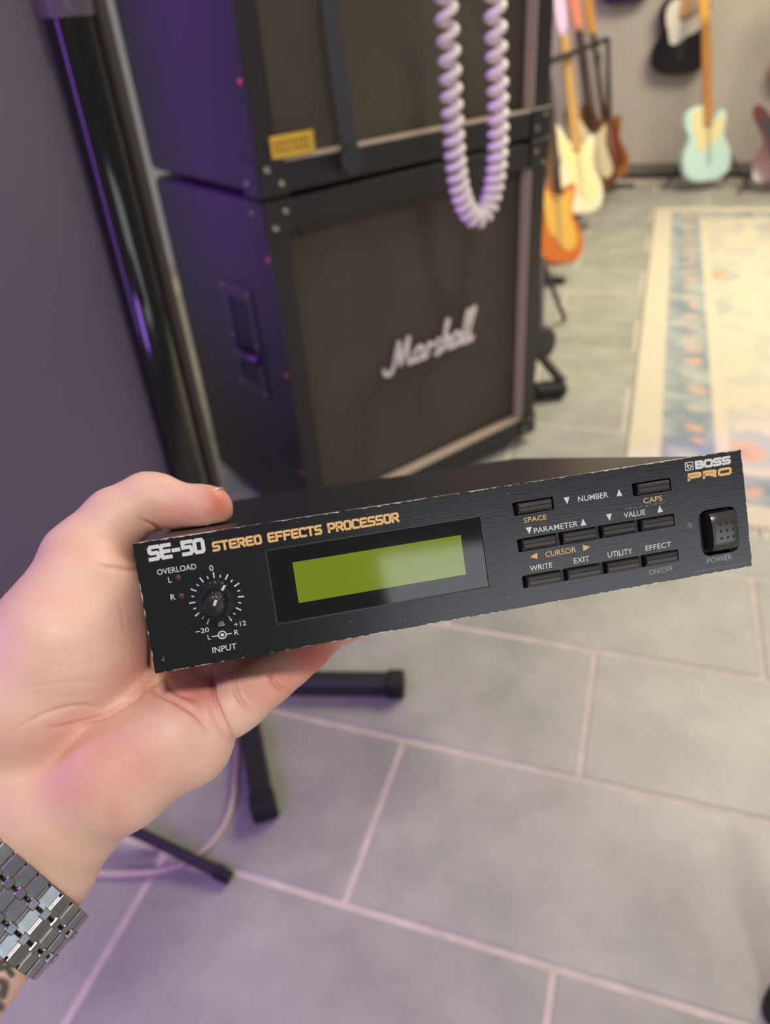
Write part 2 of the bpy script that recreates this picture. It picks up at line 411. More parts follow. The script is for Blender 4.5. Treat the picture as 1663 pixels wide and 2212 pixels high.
# dark webbing strap hanging in front of the upper cabinet
strap_px = [(705, -170), (708, -60), (712, 0), (722, 90), (734, 180), (746, 260), (755, 320), (758, 345)]
sp = [on_plane(*p, CP - C2 * .03, C2) for p in strap_px]
sm = MB(); wv = C1 * .0185
for i in range(len(sp) - 1):
    a, c = sp[i], sp[i + 1]; e = C2 * .0018
    sm.add([a - wv - e, a + wv - e, c + wv - e, c - wv - e, a - wv + e, a + wv + e, c + wv + e, c - wv + e], [(0, 1, 2, 3), (7, 6, 5, 4), (0, 3, 7, 4), (1, 5, 6, 2)] + ([(3, 2, 6, 7)] if i == len(sp) - 2 else []) + ([(0, 4, 5, 1)] if i == 0 else []))
strap = empty('hanging_strap', sp[-1]); tag(strap, 'dark grey strap hanging down in front of the upper cabinet grille', 'strap')
so = sm.build('webbing', mat('grey_webbing', (52, 54, 58), .75, bump=.4, bscale=700), strap); so.matrix_parent_inverse = strap.matrix_world.inverted()
e = MB().prism([(.026 * math.cos(a), .026 * math.sin(a)) for a in np.linspace(0, 2 * math.pi, 20, False)], -.006, .006, lambda x, y, h: tuple(C1 * x + UP * y + C2 * h)).build('leather_end', mat('black_leather', (44, 45, 50), .5), strap, True)

# white coiled cable hanging in a loop
cpx = [(954, -240), (957, -100), (962, 0), (970, 120), (977, 250), (984, 350), (993, 410), (1008, 452), (1030, 472), (1052, 452), (1066, 405), (1074, 340), (1076, 250), (1072, 120), (1069, 0), (1068, -100), (1067, -240)]
cpl = [on_plane(*p, CP - C2 * .26, C2) for p in cpx]
path = catmull(cpl, 24, False); path = [np.array(p) for p in path]
seg = [0.] 
for i in range(1, len(path)): seg.append(seg[-1] + np.linalg.norm(path[i] - path[i - 1]))
tot = seg[-1]; half = tot / 2
CR, WR = .0125, .0064
NS = 2600; ph = 0.; hp = []; prev = 0.
side_v = -C2
for i in range(NS):
    s_ = tot * i / (NS - 1); P = np.array([np.interp(s_, seg, [p[k] for p in path]) for k in range(3)])
    q = min(tot, s_ + .004); P2 = np.array([np.interp(q, seg, [p[k] for p in path]) for k in range(3)]); q0 = max(0, s_ - .004)
    P1 = np.array([np.interp(q0, seg, [p[k] for p in path]) for k in range(3)])
    t = P2 - P1; t /= np.linalg.norm(t)
    per = .0160 + .0135 * min(1, max(0, (abs(s_ - half) - .06) / .28))
    ph += (s_ - prev) / per * 2 * math.pi; prev = s_
    n_ = np.cross(t, side_v); n_ /= np.linalg.norm(n_); bn = np.cross(t, n_)
    hp.append(P + CR * (math.cos(ph) * n_ + math.sin(ph) * bn))
cc = MB().tube(hp, WR, 8).build('coiled_cable', mat('white_cable_rubber', (236, 226, 220), .4), None, 'all')
tag(cc, 'white coiled instrument cable hanging in a loop before the cabinets', 'cable')

# ================================================================== POST WITH FLOOR LEGS (left of the cabinets)
gloss = mat('gloss_black_lacquer', (8, 8, 11), .10, coat=.3)
satin = mat('satin_black_tube', (40, 39, 44), .45, bump=.1)
rubber = mat('black_rubber', (18, 18, 20), .6)
PB = np.array([-.300, .985, 0])
post = empty('display_stand', frame(PB, C1, C2, UP)); tag(post, 'black floor stand with glossy round post and square tube legs, left of the cabinets', 'stand')
MB().lathe([(.028, .02), (.028, 1.10), (.0275, 1.101)], 40, lambda x, y, h: (x, y, h)).build('post', gloss, post, True)
MB().lathe([(.0295, 1.08), (.0305, 1.085), (.0305, 1.19), (.0295, 1.195)], 40, lambda x, y, h: (x, y, h)).build('collar', mat('grey_collar', (82, 74, 84), .3), post, True)
MB().lathe([(.022, 1.18), (.022, 2.0), (.018, 2.004)], 32, lambda x, y, h: (x, y, h)).build('upper_post', gloss, post, True)
MB().box((.041, .012, 1.0), (.016, .03, 1.96), bev=.004).build('side_strip', mat('brown_grey_strip', (58, 50, 46), .6), post)  # brown strip standing in for the edge seen behind the post
def square_leg(a, c, w, parent, Minv):
    a, c = Minv @ Vector(a), Minv @ Vector(c); d = (c - a); ln = d.length; d.normalize()
    yx = Vector((0, 0, 1)).cross(d).normalized(); up = d.cross(yx)
    M = Matrix([[d[i], yx[i], up[i]] for i in range(3)])
    leg = MB().box((a + c) / 2, (ln, w, w), M, bev=.004).build('leg', satin, parent)
    MB().box(c - d * .012, (.034, w + .006, w + .006), M, bev=.004).build('end_cap', rubber, leg)
Mi = post.matrix_world.inverted()
E1 = on_z(868, 1478, .022); E2 = on_z(572, 1755, .022)
B0 = Vector((PB[0], PB[1], .022))
for e_ in (E1, E2, np.array([-.39, 1.36, .022])): square_leg(B0, Vector(e_), .036, post, Mi)  # back leg is added and run into the floor gap to darken it
MB().lathe([(.045, .002), (.045, .05), (.03, .06)], 24, lambda x, y, h: (x, y, h)).build('hub', satin, post, True)

# thin tripod feet (a microphone stand under the hand)
G0 = on_z(225, 1762, .05); mstand = empty('microphone_stand', (G0[0], G0[1], 0)); tag(mstand, 'thin black tripod stand foot on the floor below the hand', 'stand')
MIv = mstand.matrix_world.inverted()
loc = lambda p: tuple(MIv @ Vector(p))
for q, rr in ((on_z(490, 1893, .010), .009), (on_z(345, 1822, .012), .006), (np.array([G0[0] - .2, G0[1] + .08, .012]), .009)):
    leg = MB().tube([loc((G0[0], G0[1], .05)), loc(q)], rr, 12).build('leg', satin, mstand, True)
    q2 = np.array(q); dq = (q2 - G0) / np.linalg.norm(q2 - G0)
    MB().tube([loc(q2 - dq * .02), loc(q2 + dq * .006)], rr + .0018, 12).build('rubber_foot', rubber if rr > .007 else mat('pink_glint_cap', (150, 60, 84), .5), leg, True)  # pinkish glint on the thin leg is painted into its cap colour
MB().tube([loc((G0[0], G0[1], .03)), loc((G0[0], G0[1], .13))], .014, 14).build('hub', satin, mstand, True)

# pale cable on the floor
cab_px = [(-40, 1850), (60, 1872), (190, 1886), (280, 1888), (350, 1880), (420, 1852), (470, 1805), (498, 1745), (508, 1680), (510, 1610), (488, 1545), (440, 1500), (380, 1465)]
co = MB().tube(catmull([on_z(*p, .0055) for p in cab_px], 8, False), .0052, 10).build('power_cable', mat('beige_cable', (205, 186, 176), .5), None, 'all')
tag(co, 'pale beige cable curving across the tiles below the hand', 'cable')

# ================================================================== stand foot right of the cabinets
SB = on_z(1172, 868); rs = empty('folding_stand', (SB[0], SB[1], 0)); tag(rs, 'black folding stand with thick foot beside the right edge of the lower cabinet', 'stand')
MIv2 = rs.matrix_world.inverted(); lo2 = lambda p: tuple(MIv2 @ Vector(p))
ft = on_z(1222, 838, .03); fb = on_z(1150, 846, .03)
d = ft - fb; d /= np.linalg.norm(d); yv = np.cross(UP, d); M = Matrix([[d[i], yv[i], UP[i]] for i in range(3)])
MB().box(lo2((ft + fb) / 2), (np.linalg.norm(ft - fb), .055, .05), M, bev=.012).build('foot', rubber, rs)
MB().tube([lo2(on_z(1216, 826, .05)), lo2(on_z(1165, 765, .12))], .016, 10).build('strut', satin, rs, True)
MB().lathe([(.01, -.02), (.05, -.018), (.055, 0), (.05, .018), (.01, .02)], 24, lambda x, y, h: tuple(Vector(lo2(on_z(1168, 742, .16))) + Vector((x * C1[0] + h * C2[0], x * C1[1] + h * C2[1], y)))).build('joint_disc', satin, rs, True)
pA, pB = on_z(1219, 690, .01), on_z(1170, 560, .32)
MB().tube([lo2(pA), lo2(pB)], .009, 10).build('leg', satin, rs, True)
MB().tube([lo2(pB), lo2(on_z(1168, 742, .16))], .009, 10).build('brace', satin, rs, True)

# unidentified black rounded thing at the lower right edge, its leg shape made up
RB = on_z(1700, 2195); bs = empty('black_rounded_object', (RB[0], RB[1], 0)); tag(bs, 'black rounded object at the lower right edge of the picture', 'stool')
MB().lathe([(.024, .0), (.030, .006), (.030, .03), (.026, .04)], 24, lambda x, y, h: (x, y, h)).build('rubber_foot', rubber, bs, True)
MB().lathe([(.022, .035), (.022, .44), (.016, .45)], 20, lambda x, y, h: (x, y, h)).build('tube', satin, bs, True)

# ================================================================== GUITARS
TELE = [(0, 0), (85, 8), (142, 42), (162, 105), (152, 165), (124, 215), (116, 250), (130, 300), (136, 340), (118, 366), (90, 362), (62, 330), (34, 302), (28, 318), (28, 385), (-10, 396), (-70, 398), (-120, 378), (-142, 335), (-138, 290), (-120, 245), (-124, 210), (-152, 160), (-162, 105), (-142, 42), (-85, 8)]
STRAT = [(0, 0), (85, 10), (140, 45), (160, 105), (146, 165), (112, 215), (106, 255), (128, 310), (140, 350), (124, 366), (92, 352), (58, 318), (32, 300), (28, 318), (-28, 330), (-50, 345), (-84, 392), (-120, 428), (-148, 420), (-150, 375), (-124, 310), (-104, 250), (-112, 210), (-148, 160), (-160, 105), (-140, 45), (-85, 10)]
TELE_PG = [(30, 200), (70, 215), (108, 262), (112, 310), (100, 340), (70, 320), (40, 292), (30, 282), (-30, 282), (-34, 378), (-80, 372), (-104, 335), (-100, 280), (-80, 225), (-60, 165), (-20, 165)]
STRAT_PG = [(40, 60), (90, 70), (115, 110), (100, 175), (86, 225), (96, 285), (108, 330), (88, 330), (50, 300), (28, 296), (-28, 300), (-60, 330), (-96, 372), (-112, 350), (-96, 290), (-78, 230), (-60, 140), (-20, 110)]
metal_m = mat('chrome', (200, 198, 192), .2, 1.)
def guitar(base, head, facing, kind, body_c, pg_c, neck_c, head_c, label, fret_c=None, group='electric guitars along the wall', roll=0.):
    base, head = np.array(base), np.array(head); ax = head - base; ln = np.linalg.norm(ax); ax /= ln
    fn = np.array(facing, float); fn -= ax * (fn @ ax); fn /= np.linalg.norm(fn)       # out of the top
    xr = np.cross(ax, fn)                                                           # to the viewer's right when facing the top
    root = empty('electric_guitar', frame(base, xr, -fn, ax)); tag(root, label, 'guitar', group)
    S = ln / 1000. 
    q = lambda x, y, h: (x * S, -h * S, y * S)
    out = [tuple(p) for p in catmull(TELE if kind == 'tele' else STRAT, 4)]
    body = MB()
    cen = np.array([0, 200.])
    inner = [tuple(cen + (np.array(p) - cen) * .965) for p in out]
    n = len(out)
    body.prism(out, -17, 17, q)
    body.prism(inner, 16.8, 22, q); body.prism(inner, -22, -16.8, q)
    nm = kind + body_c[0]
    body.build('body', mat('guitar_' + body_c[0], body_c[1], .22, coat=.4), root, False)
    pg = [tuple(p) for p in catmull(TELE_PG if kind == 'tele' else STRAT_PG, 4)]
    MB().prism(pg, 22.2, 24.5, q).build('pickguard', mat('guard_' + pg_c[0], pg_c[1], .35), root)
    nk = MB(); nk.prism([(-28, 290), (28, 290), (22, 800), (-22, 800)], 14, 36, q)
    nk.build('neck', mat('neck_' + neck_c[0], neck_c[1], .3), root)
    if fret_c: MB().prism([(-27, 300), (27, 300), (21.5, 798), (-21.5, 798)], 36, 38.5, q).build('fretboard', mat('fret_' + fret_c[0], fret_c[1], .4), root)
    hd = [(-21, 798), (21, 798), (24, 830), (30, 990), (12, 1000), (-26, 985), (-42, 965), (-38, 850), (-30, 826)]
    ho = MB().prism([tuple(p) for p in catmull(hd, 3)], 12, 28, q).build('headstock', mat('head_' + head_c[0], head_c[1], .3, coat=.3), root)
    for k in range(6):
        MB().tube([q(-30, 845 + 23 * k, 20), q(-58, 845 + 23 * k, 20)], .007 * S, 8).build('tuning_peg', metal_m, ho, True)
    br = MB().box(q(0, 92, 27), (.078 * S, .010 * S, .072 * S if kind == 'tele' else .045 * S), bev=.002).build('bridge', metal_m, root)
    for yy in ((130, 270) if kind == 'tele' else (140, 205, 270)):
        MB().box(q(0, yy, 27), (.070 * S, .008 * S, .018 * S), bev=.002).build('pickup', mat('pickup_' + ('dark' if kind == 'tele' else 'cream'), (40, 38, 36) if kind == 'tele' else (225, 215, 190), .4), root)
    if kind == 'tele':
        MB().box(q(95, 110, 25), (.030 * S, .005 * S, .150 * S), bev=.002).build('control_plate', metal_m, root)
    for yy in ((70, 120) if kind == 'tele' else (80, 105, 135)):
        xx = 95 if kind == 'tele' else 88 - (yy - 80) * .1
        MB().tube([q(xx, yy, 24), q(xx, yy, 42)], [.011 * S, .009 * S], 12).build('knob', metal_m if kind == 'tele' else mat('cream_knob', (235, 225, 200), .4), root, True)
    sm_ = MB()
    for k in range(6):
        sm_.tube([q(-16 + 6.4 * k, 80, 35), q(-14 + 5.6 * k, 830, 42)], .0007, 4)
    sm_.build('strings', metal_m, root)
    return root
BLUE, BLACK, WHITE = ('pale_blue', (204, 234, 230)), ('gloss_black', (14, 14, 16)), ('vintage_white', (238, 230, 200))
CREAMPG, WHITEPG, TORT = ('cream', (236, 224, 172)), ('white', (236, 232, 216)), ('cream_dark', (205, 190, 160))
MAPLE, ROAST, ROSE = ('maple', (222, 178, 110)), ('amber_maple', (208, 148, 78)), ('rosewood', (70, 46, 34))
to_cam = -T2
turned = -T2 * .80 + T1 * .60
def floor_g(bpx, hpx, bz, ln, *a, **k):
    b0 = on_z(*bpx, bz); d = ray(*hpx); d = d / np.linalg.norm(d); w = b0 - CAM; t0 = w @ d; h2_ = ln * ln - (w @ w - t0 * t0)
    t = t0 + math.sqrt(max(0, h2_)) * k.pop('away', .6)
    h0 = CAM + d * t; h0 = b0 + (h0 - b0) / np.linalg.norm(h0 - b0) * ln
    return guitar(b0, h0, *a, **k)
# pale blue guitar on a floor stand before the wall
bg = floor_g((1524, 392), (1516, -18), .055, 1.02, turned, 'tele', BLUE, CREAMPG, ROAST, ('amber_gold', (222, 170, 86)), 'pale blue guitar with cream pickguard and amber neck standing by the wall')
def a_stand(bpx, label, spread=.16):
    P = on_z(*bpx); r0 = empty('guitar_stand', frame(P, T1, T2, UP)); tag(r0, label, 'stand', 'floor stands for guitars')
    for s in (-1, 1):
        MB().tube([(0, .12, .32), (s * spread, -.10, .008)], .008, 8).build('leg', satin, r0, True)
        MB().tube([(s * .10, 0, .10), (s * .10, -.11, .045), (s * .10, -.12, .075)], .008, 8).build('cradle_arm', rubber, r0, True)
    MB().tube([(-.10, 0, .10), (.10, 0, .10)], .008, 8).build('crossbar', satin, r0, True)
    MB().tube([(0, .12, .34), (0, .19, .008)], .008, 8).build('rear_leg', satin, r0, True)
    return r0
gp = bg.matrix_world.translation
def proj(X):
    c = RC @ (np.array(X) - CAM); return c[0] / c[2] * F_PX + CX, c[1] / c[2] * F_PX + CY
a_stand((1522, 402), 'low black floor stand carrying the pale blue guitar', .24)
# black guitar hanging on the wall
WP = T2 * (WALL_V - .065)
hb = on_plane(1462, 162, WP, T2); 
guitar(hb, hb + UP * 1.0 + T1 * .0, to_cam, 'tele', BLACK, WHITEPG, MAPLE, MAPLE, 'gloss black guitar with white pickguard hanging on the wall')
h2 = on_plane(1346, 10, WP, T2)
guitar(h2, h2 + UP * 1.0, to_cam, 'tele', ('deep_purple', (58, 38, 70)), ('black_guard', (24, 22, 24)), MAPLE, MAPLE, 'dark purple guitar hanging high on the wall, only its lower rim in view')
h3 = on_plane(1722, 190, WP, T2)
guitar(h3, h3 + UP * 1.0, to_cam, 'strat', ('natural_amber', (206, 150, 70)), WHITEPG, MAPLE, MAPLE, 'amber guitar hanging on the wall at the right edge of the picture')
floor_g((1692, 398), (1694, -18), .055, 1.02, to_cam, 'strat', ('dark_red', (92, 24, 20)), ('black_guard', (24, 22, 24)), ROSE, ROSE, 'dark red guitar standing at the right edge of the picture')
a_stand((1688, 412), 'low black floor stand carrying the dark red guitar', .24)
for hp_, nm in ((hb, 'black'), (h2, 'dark purple'), (h3, 'amber')):
    Pw = hp_ + UP * .86; Pw = Pw + T2 * (WALL_V - Pw @ T2)
    hg = empty('wall_hanger', frame(Pw, T1, T2, UP)); tag(hg, 'small black wall hook holding the %s guitar' % nm, 'hook', 'wall hooks for guitars')
    MB().box((0, .005, 0), (.05, .012, .1), bev=.003).build('plate', satin, hg)
    for s in (-1, 1): MB().tube([(0, 0, -.01), (s * .034, -.03, -.02), (s * .034, -.09, -.02), (s * .034, -.10, -.005)], .006, 8).build('prong', rubber, hg, True)
# row of guitars on a rack behind the cabinets
side = -T2 * .64 + T1 * .77
floor_g((1252, 464), (1204, 30), .10, 1.04, side, 'strat', WHITE, ('aged_white', (240, 226, 168)), MAPLE, ('lilac_white', (226, 196, 232)), 'white guitar with aged cream pickguard and pale headstock on the rack')
floor_g((1290, 412), (1238, 26), .10, 1.04, side, 'strat', ('tobacco', (92, 54, 28)), TORT, ROSE, ('coral', (226, 140, 110)), 'brown guitar with beige pickguard and coral headstock, behind the white one', ('rosewood', (60, 40, 30)))
floor_g((1320, 388), (1270, 40), .10, 1.0, side, 'strat', ('honey_burst', (150, 98, 44)), ('red_brown_guard', (110, 48, 24)), ROSE, ('amber_head', (212, 150, 70)), 'honey brown guitar with dark neck and amber headstock at the far end of the rack', ('rosewood', (60, 40, 30)))
floor_g((1204, 572), (1168, 130), .10, .92, side, 'strat', ('orange_brown', (196, 108, 46)), ('amber_guard', (214, 170, 80)), MAPLE, ('gold_head', (214, 178, 110)), 'orange brown guitar half hidden behind the speaker cabinets', ('rosewood', (60, 40, 30)))
RKa, RKb = on_z(1320, 405), on_z(1150, 610)
rk = empty('guitar_rack', frame(RKa, T1, T2, UP)); tag(rk, 'black metal rack holding a row of guitars behind the cabinets', 'rack')
RMi = rk.matrix_world.inverted(); lk = lambda p: tuple(RMi @ Vector(p))
ux = RKb - RKa; 
for k, P in enumerate((RKa, RKb)):
    top = P + UP * .80 + T1 * -.10
    MB().tube([lk(P + UP * .01), lk(top)], .013, 10).build('upright', satin, rk, True)
    MB().tube([lk(P + T1 * .14 + UP * .012), lk(P - T1 * .22 + UP * .012)], .013, 10).build('foot', satin, rk, True)
MB().tube([lk(RKa + UP * .80 - T1 * .10), lk(RKb + UP * .80 - T1 * .10)], .013, 10).build('neck_rail', rubber, rk, True)
MB().tube([lk(RKa + UP * .07), lk(RKb + UP * .07)], .013, 10).build('body_rail', rubber, rk, True)
# black cable along the wall foot
wc = MB().tube(catmull([T1 * s + T2 * (WALL_V - .045 + .015 * math.sin(s * 9)) + UP * .014 for s in np.linspace(-.55, 1.6, 16)], 5, False), .013, 8).build('cable_bundle', rubber, None, 'all')
tag(wc, 'black cable bundle lying along the foot of the back wall', 'cable')
# ================================================================== EFFECTS UNIT (held in the hand)
DEV_R = np.array([[0.9776745, 0.1408524, -0.1559266], [-0.1530044, 0.9858255, -0.0688316], [0.1440213, 0.0911524, 0.9853675]])
DEV_T = np.array([27.5088, 15.243, 256.7912])          # millimetres in camera axes
DW, DH, DD = 218., 43.7, 238.
def cam2w(p): return CAM + RC.T @ (np.array(p) * .001)
def dev2cam(x, dep, down): return DEV_R @ np.array([x, down, dep]) + DEV_T
ex, ed, ez = RC.T @ DEV_R[:, 0], RC.T @ DEV_R[:, 2], -(RC.T @ DEV_R[:, 1])
unit = empty('effects_processor', frame(cam2w(DEV_T), ex, ed, ez))
tag(unit, 'black half-rack stereo effects processor held up by the hand', 'effects unit')
# local metres: x right, y into the unit, z up.  k3(x mm, down mm, h mm towards the viewer)
k3 = lambda x, y, h=0.: (x * .001, -h * .001, -y * .001)
panel_m = bpy.data.materials.new('black_brushed_panel'); panel_m.use_nodes = True
nt = panel_m.node_tree; b = nt.nodes['Principled BSDF']; N = nt.nodes.new; L = nt.links.new
b.inputs['Roughness'].default_value = .23; b.inputs['Specular IOR Level'].default_value = .65
tc = N('ShaderNodeTexCoord'); mp = N('ShaderNodeMapping'); mp.inputs['Scale'].default_value = (60, 60, 2600); L(tc.outputs['Object'], mp.inputs['Vector'])
nb = N('ShaderNodeTexNoise'); nb.inputs['Scale'].default_value = 1; nb.inputs['Detail'].default_value = 5; L(mp.outputs[0], nb.inputs['Vector'])
sp_ = N('ShaderNodeSeparateXYZ'); L(tc.outputs['Object'], sp_.inputs[0])
def mth(op, a, c=None):
    n = N('ShaderNodeMath'); n.operation = op
    for i, q in enumerate((a, c)):
        if q is None: continue
        if isinstance(q, (int, float)): n.inputs[i].default_value = q
        else: L(q, n.inputs[i])
    return n.outputs[0]
dxe = mth('SUBTRACT', DW / 2000, mth('ABSOLUTE', sp_.outputs[0])); dze = mth('SUBTRACT', DH / 2000, mth('ABSOLUTE', sp_.outputs[2]))
ed_ = mth('MINIMUM', dxe, dze)
nw = N('ShaderNodeTexNoise'); nw.inputs['Scale'].default_value = 420; nw.inputs['Detail'].default_value = 3; L(tc.outputs['Object'], nw.inputs['Vector'])
nw2 = N('ShaderNodeTexNoise'); nw2.inputs['Scale'].default_value = 60; L(tc.outputs['Object'], nw2.inputs['Vector'])
wear = mth('GREATER_THAN', mth('SUBTRACT', mth('ADD', mth('MULTIPLY', nw.outputs['Fac'], .0016), mth('MULTIPLY', nw2.outputs['Fac'], .0008)), .00116), ed_)
ramp = N('ShaderNodeMix'); ramp.data_type = 'RGBA'; L(nb.outputs['Fac'], ramp.inputs[0])
ramp.inputs[6].default_value = (*lin((10, 12, 18)), 1); ramp.inputs[7].default_value = (*lin((18, 21, 29)), 1)
wm = N('ShaderNodeMix'); wm.data_type = 'RGBA'; L(wear, wm.inputs[0]); L(ramp.outputs[2], wm.inputs[6]); wm.inputs[7].default_value = (*lin((196, 192, 188)), 1)
L(wm.outputs[2], b.inputs['Base Color'])
bp = N('ShaderNodeBump'); bp.inputs['Strength'].default_value = .12; bp.inputs['Distance'].default_value = .0003; L(nb.outputs['Fac'], bp.inputs['Height']); L(bp.outputs[0], b.inputs['Normal'])
b.inputs['Metallic'].default_value = 0.
white_ink = mat('white_ink', (212, 210, 212), .5); gold_ink = mat('gold_ink', (222, 176, 116), .5)
btn_m = mat('gloss_black_button', (50, 47, 47), .30, spec=.8); hole_m = mat('slot_black', (10, 9, 16), .6)
# openings in the panel
slots = [(19.7, 34.9, -15.6, -10.95), (65.0, 80.0, -15.7, -11.05), (19.8, 79.9, -2.5, 2.05), (19.9, 80.0, 10.8, 15.1)]
bez = (-67.4, 8.1, -13.05, 12.9)
pw = (89.4, 104.6, -1.8, 15.3)
holes = [rrect(a, c, d_, e_, .4, 2)[::-1] for a, c, d_, e_ in slots] + [rrect(*bez, .3, 2)[::-1], rrect(*pw, 3.2, 5)[::-1]]
fp = MB().prism(rrect(-DW / 2, DW / 2, -DH / 2, DH / 2, .35, 2), 0, -3.0, lambda x, y, h: k3(x, y, h), holes).build('front_panel', panel_m, unit)
MB().prism(rrect(-DW / 2 + 1, DW / 2 - 1, -DH / 2 + 1, DH / 2 - 1, .3, 2), -3.05, -3.6, lambda x, y, h: k3(x, y, h)).build('slot_backing', hole_m, unit)
# chassis: folded steel box behind the panel
case_m = mat('black_painted_steel', (30, 28, 32), .38, bump=.12, bscale=1500)
ch = MB().box((0, (DD + 3.6) / 2000, -.0002), (.2095, (DD - 3.7) / 1000, .0385), bev=.0012).build('chassis', case_m, unit)
lid = MB().box((0, (DD + 6) / 2000, .0194), (.2105, (DD - 7) / 1000, .0012), bev=.0004).build('top_cover', case_m, unit)
for sx in (-1, 1):
    for yy in (.03, .12, .21):
        MB().tube([(sx * .10525, yy, .004), (sx * .1063, yy, .004), (sx * .1068, yy, .004)], [.003, .003, .0018], 12).build('screw', mat('black_screw', (40, 40, 42), .4, .6), unit, True)
# display window
wz = MB().prism(rrect(-67.2, 7.9, -12.85, 12.7, .25, 2), -.45, -2.9, lambda x, y, h: k3(x, y, h)).build('display_window', mat('black_acrylic', (9, 9, 11), .06, coat=.3), unit)
LX0, LX1, LY0, LY1 = -58.95, 0., -7.3, 6.75
lcd_m = mat('green_lcd', (112, 130, 8), .07, emit=.10, spec=.9)
MB().prism([(LX0, LY0), (LX1, LY0), (LX1, LY1), (LX0, LY1)], -.40, -.43, lambda x, y, h: k3(x, y, h)).build('lcd_screen', lcd_m, wz)
for (a, c, d_, e_) in ((-67.4, 8.1, -13.05, -12.55), (-67.4, 8.1, 12.4, 12.9), (-67.4, -66.9, -12.55, 12.4), (7.6, 8.1, -12.55, 12.4)):
    MB().box(k3((a + c) / 2, (d_ + e_) / 2, -.3), ((c - a) / 1000, .0007, (e_ - d_) / 1000), bev=.0001).build('bezel_edge', btn_m, wz)
# push buttons: extruded ridged profile
def button_mesh(w, h):
    prof = [(-3.0, -h / 2), (1.7, -h / 2), (2.15, -h / 2 + .35), (2.3, -h * .18), (1.95, -h * .10), (2.15, -h * .02), (2.2, h * .22), (1.5, h / 2 - .25), (.9, h / 2), (-3.0, h / 2)]
    m = MB(); n = len(prof); bevx = .35
    rows = []
    for x, ins in ((-w / 2, .0), (-w / 2 + bevx, 1), (w / 2 - bevx, 1), (w / 2, .0)):
        rows.append([(x, y, hh if ins else min(hh, 1.6)) for hh, y in prof])
    vs = [k3(*p) for r in rows for p in r]; fs = []
    for i in range(3):
        for k in range(n): fs.append((i * n + k, i * n + (k + 1) % n, (i + 1) * n + (k + 1) % n, (i + 1) * n + k))
    fs.append(tuple(range(n))); fs.append(tuple(range(3 * n, 4 * n))[::-1])
    me = m.add(vs, fs).mesh('push_button'); me.materials.append(btn_m); return me
bmesh_ = button_mesh(12.3, 3.75)
bpos = [(27.4, -13.25), (72.4, -13.35)] + [(27.3 + 15.05 * k, -.2) for k in range(4)] + [(27.4 + 15.05 * k, 13.0) for k in range(4)]
for x, y in bpos:
    o = bpy.data.objects.new('push_button', bmesh_); COL.objects.link(o); o.parent = unit; o.location = k3(x, y, 0)
for row_y in (-.2, 13.0):
    for k in range(3):
        MB().box(k3(34.9 + 15.05 * k, row_y, -1.6), (.0012, .0026, .0044)).build('slot_divider', mat('panel_black_plain', (24, 25, 29), .5), unit)
# power switch: curved rocker cap with dimples
pm = MB(); nx, ny = 12, 14; X0, X1, Y0, Y1 = 92.2, 102.4, -.6, 13.2
grid = []
for j in range(ny + 1):
    for i in range(nx + 1):
        u_, v_ = i / nx * 2 - 1, j / ny * 2 - 1
        sq = 1.0
        x = (X0 + X1) / 2 + u_ * (X1 - X0) / 2; y = (Y0 + Y1) / 2 + v_ * (Y1 - Y0) / 2
        h = 4.2 - .5 * u_ ** 4 - 1.0 * abs(v_) ** 6 - .5 * v_ ** 2
        grid.append(k3(x, y, h))
fs = [(j * (nx + 1) + i, j * (nx + 1) + i + 1, (j + 1) * (nx + 1) + i + 1, (j + 1) * (nx + 1) + i) for j in range(ny) for i in range(nx)]
rim = [i for i in range(nx + 1)] + [j * (nx + 1) + nx for j in range(1, ny + 1)] + [ny * (nx + 1) + i for i in range(nx - 1, -1, -1)] + [j * (nx + 1) for j in range(ny - 1, 0, -1)]
base_i = len(grid); low = []
for r_ in rim:
    p = grid[r_]; grid.append((p[0], .0029, p[2])); low.append(base_i); base_i += 1
for a in range(len(rim)):
    c = (a + 1) % len(rim); fs.append((rim[a], rim[c], low[c], low[a]))
psw = pm.add(grid, fs).build('power_button', btn_m, unit, True)
dm_ = MB().lathe([(.55, 0), (.5, .06), (.2, .05)], 12, lambda x, y, h: k3(x, y, h)).mesh('grip_dimple'); dm_.materials.append(hole_m)
for r_ in range(3):
    for c_ in range(3):
        x = 95.2 + 2.35 * c_; y = 3.6 + 2.55 * r_
        u_ = (x - (X0 + X1) / 2) / ((X1 - X0) / 2); v_ = (y - (Y0 + Y1) / 2) / ((Y1 - Y0) / 2)
        o = bpy.data.objects.new('grip_dimple', dm_); COL.objects.link(o); o.parent = psw; o.location = k3(x, y, 4.2 - .5 * u_ ** 4 - abs(v_) ** 6 - .5 * v_ ** 2)
# concentric knob
KX, KY = -85.5, .55
knob_m = mat('knob_black', (28, 28, 31), .32)
kb = lambda x, y, h: k3(KX + x, KY + y, h)
outer = MB().lathe([(6.6, .3), (6.6, 1.0), (6.35, 1.2), (6.2, 4.6), (5.9, 5.2), (4.2, 5.2), (4.1, 4.6)], 96, kb, 24, .28).build('outer_knob', knob_m, unit, True)
inner = MB().lathe([(3.9, 4.4), (3.75, 9.0), (3.6, 10.4), (3.2, 11.0), (2.6, 11.2)], 72, kb, 18, .2).build('inner_knob', knob_m, unit, True)
def bar(p0, p1, w, h0, h1, m, name, parent):
    p0, p1 = np.array(p0, float), np.array(p1, float); d = p1 - p0; d /= np.linalg.norm(d); n = np.array([-d[1], d[0]]) * w / 2
    return MB().prism([tuple(p0 - n), tuple(p1 - n), tuple(p1 + n), tuple(p0 + n)], h0, h1, lambda x, y, h: k3(x, y, h)).build(name, m, parent)
a = math.radians(-52)
